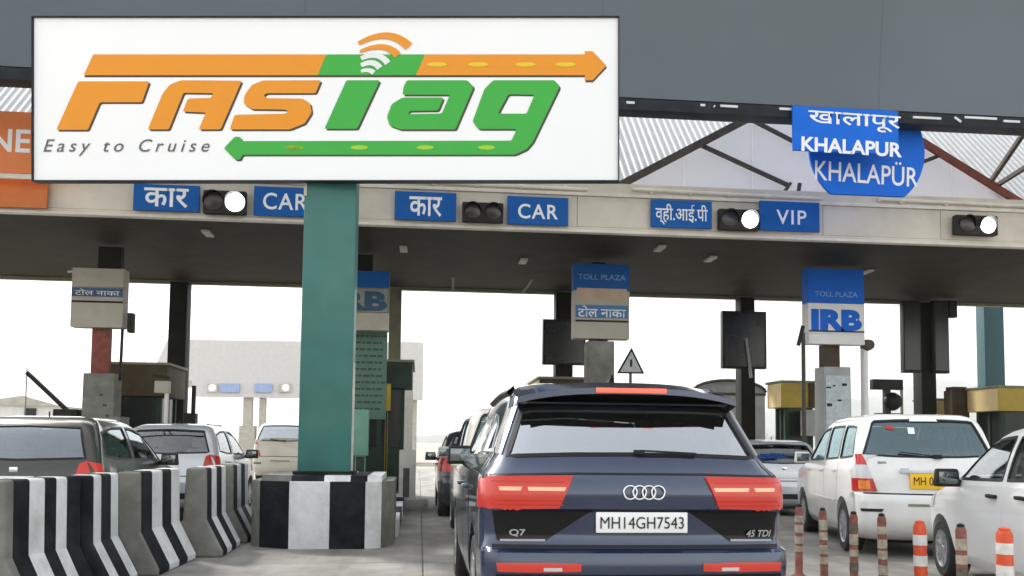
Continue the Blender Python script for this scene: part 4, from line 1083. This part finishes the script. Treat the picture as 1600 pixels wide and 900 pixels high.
# ---- big dark blue SUV
SUV = dict(keys=[
    (.20, .34, 4.75, .85, .06, .2, .20, .35), (.30, .10, 4.95, .93, .06, .2, .18, .35), (.46, .02, 5.03, .965, .06, .2, .17, .35),
    (.655, .0, 5.05, .975, .06, .22, .15, .35), (.725, .012, 5.05, .975, .06, .22, .15, .35), (.745, .075, 5.05, .975, .06, .22, .17, .35),
    (.80, .095, 5.04, .978, .065, .22, .18, .35), (.965, .085, 5.0, .98, .07, .24, .18, .35), (.985, .068, 4.98, .98, .07, .24, .18, .35), (1.05, .06, 4.88, .978, .07, .25, .18, .35),
    (1.165, .075, 4.45, .97, .075, .3, .18, .35), (1.20, .115, 4.0, .958, .08, .3, .18, .35), (1.24, .165, 3.70, .925, .08, .3, .18, .3), (1.30, .215, 3.57, .885, .08, .25, .17, .25),
    (1.42, .30, 3.30, .840, .08, .22, .16, .22), (1.57, .41, 2.97, .785, .08, .2, .15, .2), (1.70, .50, 2.70, .74, .08, .2, .14, .2),
    (1.762, .60, 2.48, .69, .08, .2, .13, .2), (1.80, .82, 2.2, .56, .08, .2, .12, .2), (1.815, 1.1, 1.9, .34, .06, .1, .1, .1)],
    cav=(.80, 1.67), cowl=3.72, R=.375, ax=(1.02, 4.02),
    rear=([(-.685, 1.605), (-.4, 1.612), (0, 1.61), (.4, 1.612), (.685, 1.605)], [(-.800, 1.30), (-.4, 1.314), (0, 1.318), (.4, 1.314), (.800, 1.30)]), rcut=1.2,
    front=([(-.62, 1.58), (0, 1.62), (.62, 1.58)], [(-.78, 1.30), (0, 1.30), (.78, 1.30)]), fcut=2.3,
    side=[([(.95, 1.50), (1.15, 1.56), (1.35, 1.585)], [(.72, 1.29), (1.0, 1.29), (1.33, 1.285)]),
          ([(1.43, 1.588), (1.9, 1.60), (2.2, 1.60)], [(1.40, 1.285), (1.8, 1.28), (2.2, 1.275)]),
          ([(2.29, 1.60), (2.6, 1.585), (2.85, 1.53)], [(2.29, 1.275), (2.8, 1.27), (3.35, 1.265)])],
    doors=[([(1.45, 1.22), (2.22, 1.215)], [(1.5, .42), (2.22, .42)]), ([(2.24, 1.215), (3.4, 1.20)], [(2.24, .42), (3.4, .42)])], handles=[(1.62, 1.05), (2.45, 1.04)],
    mirror=(2.95, 1.24, -.05), mirm=M_blkm, trim=M_chrome, glass=M_gdark, spokes=5,
    seats=[(-.42, 1.25, .8, .5, .5), (.42, 1.25, .8, .5, .5), (-.44, 1.95, .8, .5, .52), (.44, 1.95, .8, .5, .52), (-.38, 2.7, .8, .5, .56), (.38, 2.7, .8, .5, .56)])
def suv_detail(root, sk, pb, rb, hw):
    # lit tail lamps
    for f, ax in ((lambda L_: L_, 'R'), (mx, 'R')):
        t_, b_ = f([(-.93, 1.165), (-.7, 1.172), (-.415, 1.175)]), f([(-.925, .985), (-.7, .985), (-.50, .99)])
        lp = pb('R', t_, b_, 'tail_lamp', M_redlit, .016, .04, nu=26, nv=8)
        for (xa_, xb_) in ((-.86, -.725), (-.69, -.46)):
            pb('R', f([(xa_, 1.114), (xb_, 1.114)]), f([(xa_+.005, 1.092), (xb_-.01, 1.092)]), 'light_bar', M_bar, .022, .01, parent=lp, nu=8, nv=2)
        pb('R', f([(-.88, 1.04), (-.48, 1.04)]), f([(-.88, 1.033), (-.485, 1.033)]), 'lamp_groove', M_red, .020, .01, parent=lp, nu=8, nv=1)
    for ax in ('L', 'r'):
        pb(ax, [(.17, 1.16), (.30, 1.16), (.42, 1.14)], [(.17, .985), (.30, .985), (.37, .99)], 'side_lamp', M_red, .012, .03, nu=10, nv=5)
        rb(ax, [(1.05, 1.745), (1.6, 1.755), (2.4, 1.72)], .04, 'roof_rail', M_steel, .03, skirt=.05)
        rb(ax, [(.25, .46), (.55, .46)], .03, 'arch_trim', M_blkm, .006)
    for f in (lambda L_: L_, mx):
        for zg in (1.145, 1.065, 1.01):
            pb('R', f([(-.90, zg+.004), (-.47, zg+.004)]), f([(-.90, zg-.003), (-.475, zg-.003)]), 'lamp_groove', M_red, .0185, .01, nu=10, nv=1)
    # black lower side panels and chrome line
    for f in (lambda L_: L_, mx):
        pb('R', f([(-.90, .968), (-.6, .972), (-.30, .975)]), f([(-.87, .79), (-.70, .785), (-.585, .785)]), 'black_panel', M_gloss, .006, .02, nu=20, nv=8)
        pb('R', f([(-.85, .795), (-.58, .797)]), f([(-.85, .782), (-.58, .784)]), 'chrome_line', M_greyb, .011, .012, nu=12, nv=1)
        pb('R', f([(-.88, .665), (-.6, .668), (-.375, .664)]), f([(-.87, .615), (-.6, .612), (-.375, .618)]), 'bumper_reflector', M_redlit, .010, .02, nu=14, nv=3)
        pb('R', f([(-.6, .64), (-.49, .64)]), f([(-.6, .620), (-.49, .620)]), 'reflector_insert', M_clear, .013, .01, nu=4, nv=1)
    pb('R', [(-.45, .983), (.45, .983)], [(-.45, .972), (.45, .972)], 'shut_line', M_blk, .002, .01, nu=20, nv=1)
    rb('R', [(-.96, 1.186), (-.4, 1.198), (.4, 1.198), (.96, 1.186)], .012, 'tailgate_gap', M_blk, .002)
    rb('R', [(-.9, .757), (0, .757), (.9, .757)], .02, 'bumper_gap', M_blk, .003)
    pb('R', [(-.88, .60), (0, .60), (.88, .60)], [(-.80, .34), (0, .34), (.80, .34)], 'lower_bumper', M_gloss, .008, .02, nu=24, nv=6)
    pb('R', [(-.55, .40), (0, .40), (.55, .40)], [(-.50, .26), (0, .26), (.50, .26)], 'skid_plate', M_chip, .014, .02, nu=16, nv=4)
    # spoiler
    a = MB(); vs = []; n = 24
    for k in range(n+1):
        u = -1+2*k/n; x = u*.73; bow = .09*u*u; z0 = 1.782-.065*abs(u)**3
        vs += [(x, .62+bow, z0+.015), (x, .300+bow*1.2, z0-.04), (x, .300+bow*1.2, z0-.078), (x*.96, .44+bow, z0-.125), (x*.95, .62+bow, z0-.03)]
    fs = []
    for k in range(n):
        for q in range(5): fs.append((k*5+q, k*5+(q+1) % 5, k*5+5+(q+1) % 5, k*5+5+q))
    fs += [tuple(range(5)), tuple(range(n*5, n*5+5))[::-1]]
    a.add(vs, fs); a.m = [1 if (i % 5) in (2, 3) and i < n*5 else 0 for i in range(len(a.m))]
    spo = a.build('roof_spoiler', [PA_navy, M_gloss], root, smooth=35)
    MB().box((0, .309, 1.7265), (.46, .022, .030)).build('high_brake_lamp', M_high, spo, bevel=.006)
    MB().span((-.66, .37, 1.640), (.66, .45, 1.648)).build('spoiler_lip', M_blk, spo, bevel=.004)
    for s in (-1, 1):
        pb('R', [(s*.79, 1.60), (s*.71, 1.62)][::s], [(s*.875, 1.32), (s*.83, 1.31)][::s], 'pillar_trim', M_chrome if s < 0 else M_greyb, .01, .02, nu=4, nv=8)
    # antenna
    MB().add([(-.025, .92, 1.80), (.025, .92, 1.80), (.02, 1.10, 1.80), (-.02, 1.10, 1.80), (-.004, .90, 1.875), (.004, .90, 1.875)], [(3, 2, 1, 0), (0, 1, 5, 4), (1, 2, 5), (3, 0, 4), (2, 3, 4, 5)]).build('roof_antenna', M_blk, root)
    # wiper
    h1, n1 = sk.hit('R', .03, 1.325); h2, n2 = sk.hit('R', .40, 1.315)
    a = MB().bar(h1+n1*.03, h2+n2*.02, .018, .012).box(h1+n1*.012, (.07, .03, .03)); a.build('rear_wiper', M_blk, root, bevel=.006)
    # four ring emblem
    for k in range(4):
        cx = .02+(-1.5+k)*.058; a = MB(); h, n = sk.hit('R', cx, 1.088); pts = []
        for q in range(25): an = 2*pi*q/24; pts.append((cx+.041*cos(an), h.y-.012, 1.088+.041*sin(an)))
        a.tube(pts, .0062, 8, cap=False); a.build('emblem_ring', M_chrome, root, smooth=60)
    # plate
    h, n = sk.hit('R', 0, .905)
    pl = MB().box((.01, h.y-.02, .905), (.57, .02, .125)).build('number_plate', M_white, root, bevel=.006)
    lettering('MH14GH7543', M_blk, pl, (.01-.26, h.y-.031, .868), (1, 0, 0), (0, 0, 1), .52, .072)
    h, n = sk.hit('R', -.72, .835)
    lettering('Q7', M_greyb, root, (-.80, h.y-.012, .815), (.995, -.03, 0), (0, 0, 1), .10, .045, bold=.02, name='badge')
    h, n = sk.hit('R', .76, .835)
    lettering('45 TDI', M_greyb, root, (.68, h.y-.03, .815), (.98, .1, 0), (0, 0, 1), .17, .042, shear=.3, bold=.02, name='badge')
    for q in (-.02, .08):
        pb('R', [(-.06+q, 1.545), (.0+q, 1.545)], [(-.05+q, 1.36), (-.02+q, 1.36)], 'window_sticker', M_greyb, -.012, .0, nu=3, nv=4) if False else None
suv, _ = make_car('suv', 'big dark blue SUV with lit red tail lamps, waiting in the centre lane', 'car', SUV, PA_navy, 'cars queuing at the toll lanes', suv_detail)
suv.location = (1.355, 5.42, 0)

# ---- white people carrier
MPV = dict(keys=[
    (.22, .20, 4.35, .78, .06, .2, .18, .3), (.32, .05, 4.48, .85, .06, .2, .16, .3), (.48, .0, 4.54, .875, .06, .2, .15, .3),
    (.70, .0, 4.56, .885, .06, .22, .15, .3), (.765, .02, 4.55, .885, .06, .22, .15, .3), (.79, .085, 4.53, .885, .06, .22, .17, .3), (.95, .095, 4.42, .885, .06, .24, .18, .3),
    (1.05, .11, 3.95, .88, .06, .28, .18, .3), (1.13, .13, 3.62, .87, .06, .25, .18, .3), (1.24, .16, 3.36, .845, .06, .22, .18, .25), (1.45, .26, 2.95, .80, .06, .2, .17, .22),
    (1.62, .35, 2.58, .745, .06, .2, .16, .2), (1.70, .43, 2.35, .69, .06, .2, .15, .2), (1.74, .56, 2.1, .60, .06, .2, .14, .2), (1.76, .85, 1.7, .40, .05, .1, .1, .1)],
    cav=(.75, 1.68), cowl=3.45, R=.32, ax=(.92, 3.67),
    rear=([(-.60, 1.655), (-.3, 1.67), (0, 1.675), (.3, 1.67), (.60, 1.655)], [(-.765, 1.245), (-.4, 1.225), (0, 1.22), (.4, 1.225), (.765, 1.245)]), rcut=1.1,
    front=([(-.6, 1.62), (0, 1.64), (.6, 1.62)], [(-.76, 1.20), (0, 1.20), (.76, 1.20)]), fcut=2.2,
    side=[([(.55, 1.58), (.85, 1.60), (1.1, 1.605)], [(.45, 1.22), (.8, 1.20), (1.1, 1.19)]),
          ([(1.18, 1.605), (1.6, 1.61), (1.95, 1.605)], [(1.18, 1.19), (1.6, 1.175), (1.95, 1.165)]),
          ([(2.03, 1.60), (2.3, 1.58), (2.5, 1.55)], [(2.03, 1.16), (2.6, 1.145), (3.10, 1.14)])],
    doors=[([(1.14, 1.14), (1.98, 1.12)], [(1.32, .36), (1.98, .36)]), ([(2.0, 1.12), (3.12, 1.09)], [(2.0, .36), (3.12, .36)])], handles=[(1.3, 1.02), (2.15, 1.0)],
    mirror=(3.0, 1.14, .03), glass=M_gcar, spokes=5, trim=M_blk,
    seats=[(-.38, .95, .75, .46, .5), (.38, .95, .75, .46, .5), (-.38, 1.7, .75, .46, .5), (.38, 1.7, .75, .46, .5), (-.36, 2.45, .75, .46, .55), (.36, 2.45, .75, .46, .55)])
def mpv_detail(root, sk, pb, rb, hw, plate_=True):
    for f in (lambda L_: L_, mx):
        lp = pb('R', f([(-.83, 1.245), (-.775, 1.235)]), f([(-.86, .80), (-.63, .80)]), 'tail_lamp', M_clear, .012, .03, nu=8, nv=14)
        for (z0, z1_, m) in ((1.12, 1.245, M_red), (.80, .955, M_red)):
            g_ = lambda z: ((-.86+(z-.80)/.445*.03), (-.63-(z-.80)/.445*.145))
            pb('R', f([(g_(z1_)[0], z1_), (g_(z1_)[1], z1_)]), f([(g_(z0)[0], z0), (g_(z0)[1], z0)]), 'lamp_section', m, .016, .01, parent=lp, nu=6, nv=5)
        pb('R', f([(-.83, .93), (-.72, .93)]), f([(-.83, .83), (-.71, .83)]), 'indicator', M_amber, .019, .01, parent=lp, nu=4, nv=4)
        pb('R', f([(-.84, .60), (-.58, .60)]), f([(-.83, .565), (-.60, .565)]), 'bumper_strip', M_blkm, .008, .02, nu=8, nv=2)
    for ax in ('L', 'r'):
        pb(ax, [(.19, 1.24), (.28, 1.24)], [(.20, .80), (.34, .80)], 'side_lamp', M_clear, .010, .03, nu=5, nv=10)
        pb(ax, [(.2, .955), (.32, .955)], [(.20, .80), (.34, .80)], 'side_lamp', M_red, .013, .01, nu=5, nv=4)
        rb(ax, [(1.3, .62), (3.0, .62)], .035, 'side_moulding', sp_body, .012)
    rb('R', [(-.80, .78), (0, .775), (.80, .78)], .014, 'bumper_gap', M_blkm, .003)
    pb('R', [(-.30, .665), (.30, .665)], [(-.30, .635), (.30, .635)], 'bumper_recess', M_grime, .006, .01, nu=8, nv=1)
    h, n = sk.hit('R', .1, 1.22); h2, n2 = sk.hit('R', -.35, 1.27)
    MB().bar(h+n*.03, h2+n2*.03, .02, .014).box(h+n*.025, (.1, .05, .05)).build('rear_wiper', M_blk, root, bevel=.005)
    if plate_:
        h, n = sk.hit('R', .02, .93)
        pl = MB().box((-.02, h.y-.02, .935), (.46, .02, .19)).build('number_plate', M_plate_y, root, bevel=.006)
        lettering('MH 05 Z', M_blk, pl, (-.21, h.y-.031, .885), (1, 0, 0), (0, 0, 1), .38, .10)
        MB().box((-.02, h.y-.02, 1.045), (.7, .04, .035)).build('plate_garnish', M_chip, root, bevel=.008)
        pb('R', [(-.14, 1.695), (.16, 1.695)], [(-.16, 1.655), (.18, 1.655)], 'roof_sticker', M_white, .008, .01, nu=6, nv=2)
        pb('R', [(-.46, 1.60), (-.38, 1.60)], [(-.46, 1.56), (-.36, 1.55)], 'window_sticker', M_red, .0, .005, nu=3, nv=2)
        pb('R', [(-.20, 1.58), (-.12, 1.58)], [(-.20, 1.50), (-.12, 1.50)], 'window_sticker', M_white, .0, .005, nu=3, nv=2)
        for x, z in ((-.56, 1.15), (-.3, 1.07)): h, n = sk.hit('R', x, z); MB().box((x, h.y-.004, z), (.10, .008, .028)).build('badge', M_chrome, root)
sp_body = PA_wdust
MPV['glass'] = M_gteal
van, _ = make_car('people_carrier', 'white people carrier with yellow number plate, waiting in the right lane', 'car', MPV, PA_wdust, 'cars queuing at the toll lanes', mpv_detail)
place(van, (-.86, .05), (5.46, 10.86), radians(-13)); van.scale = (1, 1, 1.035)

# ---- hatchbacks
def hatch(Lf=1., Wf=1., Hf=1., **over):
    k = [(.20, .22, 3.62, .74, .08, .2, .2, .35), (.30, .06, 3.76, .80, .08, .2, .2, .35), (.46, .0, 3.83, .83, .08, .22, .2, .35),
         (.62, .0, 3.85, .84, .08, .22, .2, .35), (.68, .03, 3.84, .842, .08, .24, .2, .35), (.80, .07, 3.72, .845, .08, .28, .2, .35), (.90, .09, 3.42, .842, .08, .32, .2, .35),
         (.96, .11, 3.10, .835, .08, .3, .2, .35), (1.02, .14, 2.90, .815, .08, .28, .2, .3), (1.18, .24, 2.58, .765, .08, .24, .19, .25), (1.36, .38, 2.20, .69, .08, .2, .17, .22),
         (1.44, .48, 1.98, .64, .08, .2, .15, .2), (1.49, .64, 1.74, .55, .07, .15, .13, .16), (1.515, .95, 1.45, .36, .05, .1, .1, .1)]
    X_ = lambda L_: [(x*Wf, z*Hf) for x, z in L_]; Yz = lambda L_: [(y*Lf, z*Hf) for y, z in L_]
    d = dict(keys=[(z*Hf, a*Lf, b*Lf, c_*Wf, e, f, g_, h) for z, a, b, c_, e, f, g_, h in k], cav=(.66*Hf, 1.45*Hf), cowl=3.0*Lf, R=.29*(1+(Hf-1)*.8), ax=(.66*Lf, 3.10*Lf), thick=.06,
             rear=(X_([(-.54, 1.39), (0, 1.41), (.54, 1.39)]), X_([(-.68, 1.06), (0, 1.04), (.68, 1.06)])), rcut=.95*Lf,
             front=(X_([(-.52, 1.38), (0, 1.40), (.52, 1.38)]), X_([(-.7, 1.03), (0, 1.03), (.7, 1.03)])), fcut=1.85*Lf,
             side=[(Yz([(.62, 1.33), (1.0, 1.385), (1.38, 1.395)]), Yz([(.52, 1.08), (.9, 1.045), (1.38, 1.03)])), (Yz([(1.48, 1.395), (1.75, 1.38), (2.02, 1.33)]), Yz([(1.48, 1.028), (2.1, 1.015), (2.62, 1.005)]))],
             doors=[(Yz([(.78, .985), (1.42, .975)]), Yz([(1.02, .30), (1.42, .30)])), (Yz([(1.44, .975), (2.62, .955)]), Yz([(1.44, .30), (2.66, .30)]))], handles=[(1.0*Lf, .90*Hf), (1.62*Lf, .885*Hf)],
             mirror=(2.5*Lf, .985*Hf, .03), seats=[(-.34*Wf, .95*Lf, .66*Hf, .46, .5), (.34*Wf, .95*Lf, .66*Hf, .46, .5), (-.34*Wf, 1.7*Lf, .66*Hf, .46, .54), (.34*Wf, 1.7*Lf, .66*Hf, .46, .54)])
    d.update(over); return d
def hatch_detail(Hf=1., lamp=M_red, plate=True):
    def f_(root, sk, pb, rb, hw):
        W_ = hw/.845
        for f in (lambda L_: L_, mx):
            pb('R', f([(-.70*W_, 1.03*Hf), (-.64*W_, 1.0*Hf)]), f([(-.80*W_, .78*Hf), (-.60*W_, .78*Hf)]), 'tail_lamp', lamp, .012, .03, nu=8, nv=10)
        for ax in ('L', 'r'):
            pb(ax, [(.22, 1.02*Hf), (.34, 1.0*Hf)], [(.22, .78*Hf), (.36, .80*Hf)], 'side_lamp', lamp, .010, .03, nu=5, nv=6)
            pb(ax, [(3.28, .84*Hf), (3.5, .80*Hf)], [(3.36, .70*Hf), (3.55, .68*Hf)], 'head_lamp', M_clear, .010, .03, nu=8, nv=5)
        rb('R', [(-.76*W_, .70*Hf), (.76*W_, .70*Hf)], .014, 'bumper_gap', M_blkm, .003)
        rb('R', [(-.6*W_, .40*Hf), (.6*W_, .40*Hf)], .10, 'lower_bumper', M_blkm, .006)
        if plate:
            h, n = sk.hit('R', 0, .82*Hf); MB().box((0, h.y-.02, .82*Hf), (.48, .02, .12)).build('number_plate', M_white, root, bevel=.005)
        h, n = sk.hit('R', 0, .95*Hf); MB().box((0, h.y-.006, .94*Hf), (.09, .015, .06)).build('badge', M_chrome, root, bevel=.006)
        MB().box((.0, .98*W_, 1.52*Hf), (.012, .02, .10)).build('roof_antenna', M_blk, root)
    return f_
whb, _ = make_car('hatchback', 'white hatchback seen from its left side, cut by the right edge', 'car', hatch(1.02, 1.0, 1.0, mirm=M_blkm, handlem=M_blkm), PA_white, 'cars queuing at the toll lanes', hatch_detail())
place(whb, (-.80, 3.10*1.02), (5.63, 9.33), radians(-13.5)); whb.scale = (1, 1, 1.065)
cro, _ = make_car('crossover', 'grey bronze crossover behind the striped barriers at far left', 'car', hatch(1.08, 1.06, 1.09, glass=M_gmid, seatm=M_seatl, mirm=M_blkm), PA_bronze, 'cars queuing at the toll lanes', hatch_detail(1.09, M_redlit))
cro.location = (-4.50, 10.6, 0)
def rails_detail(root, sk, pb, rb, hw):
    hatch_detail(1.10)(root, sk, pb, rb, hw)
    for s in (-1, 1):
        pts = [(s*.52, y, 1.64+.0+(.0 if 0 < i < 5 else -.06)) for i, y in enumerate((.75, .85, 1.2, 1.6, 1.95, 2.05))]
        MB().tube(pts, .02, 8).build('roof_rail', M_blkm, root, smooth=50)
pal, _ = make_car('silver_car', 'pale silver car with roof rails behind the crossover, left lane', 'car', hatch(1.06, 1.04, 1.10, seatm=M_seatl, mirm=M_blkm), PA_silver, 'cars queuing at the toll lanes', rails_detail)
pal.location = (-4.25, 15.7, 0)
gap, _ = make_car('silver_car', 'silver car glimpsed between the SUV and the white people carrier', 'car', hatch(1.05, 1.02, 1.0), PA_silver, 'cars queuing at the toll lanes', hatch_detail())
gap.location = (7.15, 17.2, 0); gap.rotation_euler.z = radians(-6)
sp_body = PA_pale
q1, _ = make_car('pale_people_carrier', 'pale people carrier ahead of the dark SUV, almost hidden by it', 'car', MPV, PA_pale, 'cars queuing at the toll lanes', lambda *a_: mpv_detail(*a_, plate_=False))
q1.location = (1.40, 11.1, 0); q1.scale = (1.0, 1.0, 1.05)
q2, _ = make_car('dark_hatchback', 'charcoal hatchback at the head of the SUV queue, mirror showing', 'car', hatch(1.05, 1.04, 1.08), PA_dark, 'cars queuing at the toll lanes', hatch_detail(1.08))
q2.location = (1.24, 16.6, 0)
MPV['glass'] = M_gdark
sp_body = PA_beige
fv, _ = make_car('beige_van', 'beige van far behind, just left of the green column', 'car', MPV, PA_beige, 'cars queuing at the toll lanes', lambda *a_: mpv_detail(*a_, plate_=False))
fv.location = (-4.45, 30, 0); fv.scale = (1, 1, 1.12)

# ---- white box truck beyond the canopy
bt = thing('box_truck', 'white box truck with a rounded roof behind the dark SUV', 'truck', (P(1140, 640, 27).x, 27, 0))
a = MB(); prof = []
w_ = 1.13
for k in range(13): an = pi*k/12; prof.append((w_*cos(an), 3.02+.34*sin(an)))
prof += [(-w_, .95), (w_, .95)]
a.prism(prof, lambda u, v, k: Vector((u, 4.2*k, v))); a.build('cargo_box', M_greyb, bt, bevel=.02)
rim = []
for k in range(13): an = pi*k/12; rim.append(((w_+.02)*cos(an), -.02, 3.02+.36*sin(an)))
MB().tube(rim, .045, 8).build('roof_rim', M_steel, bt, smooth=60)
MB().span((-w_-.02, -.03, 2.92), (w_+.02, -.004, 3.0)).build('top_rail', M_steel, bt)
for s in (-1, 1): MB().span((.01 if s > 0 else -w_+.05, -.03, 1.0), (w_-.05 if s > 0 else -.01, -.003, 2.9)).build('rear_door', M_greyb, bt, bevel=.01)
MB().box((0, 5.0, 1.5), (2.0, 1.5, 1.9), top=(.9, .8)).build('cab', M_white2, bt, bevel=.08)
MB().box((0, 2.4, .72), (.9, 5.6, .2)).build('chassis', M_blk, bt)
for y in (1.0, 4.9):
    for s in (-1, 1): MB().lathe([(.2, -.14), (.45, -.14), (.48, -.1), (.48, .1), (.45, .14), (.2, .14)], 'x', (s*.95, y, .48), 24).build('wheel', M_rubber, bt, smooth=40)
for s in (-1, 1): MB().box((s*.95, -.03, .85), (.22, .06, .14)).build('tail_lamp', M_red, bt, bevel=.01)
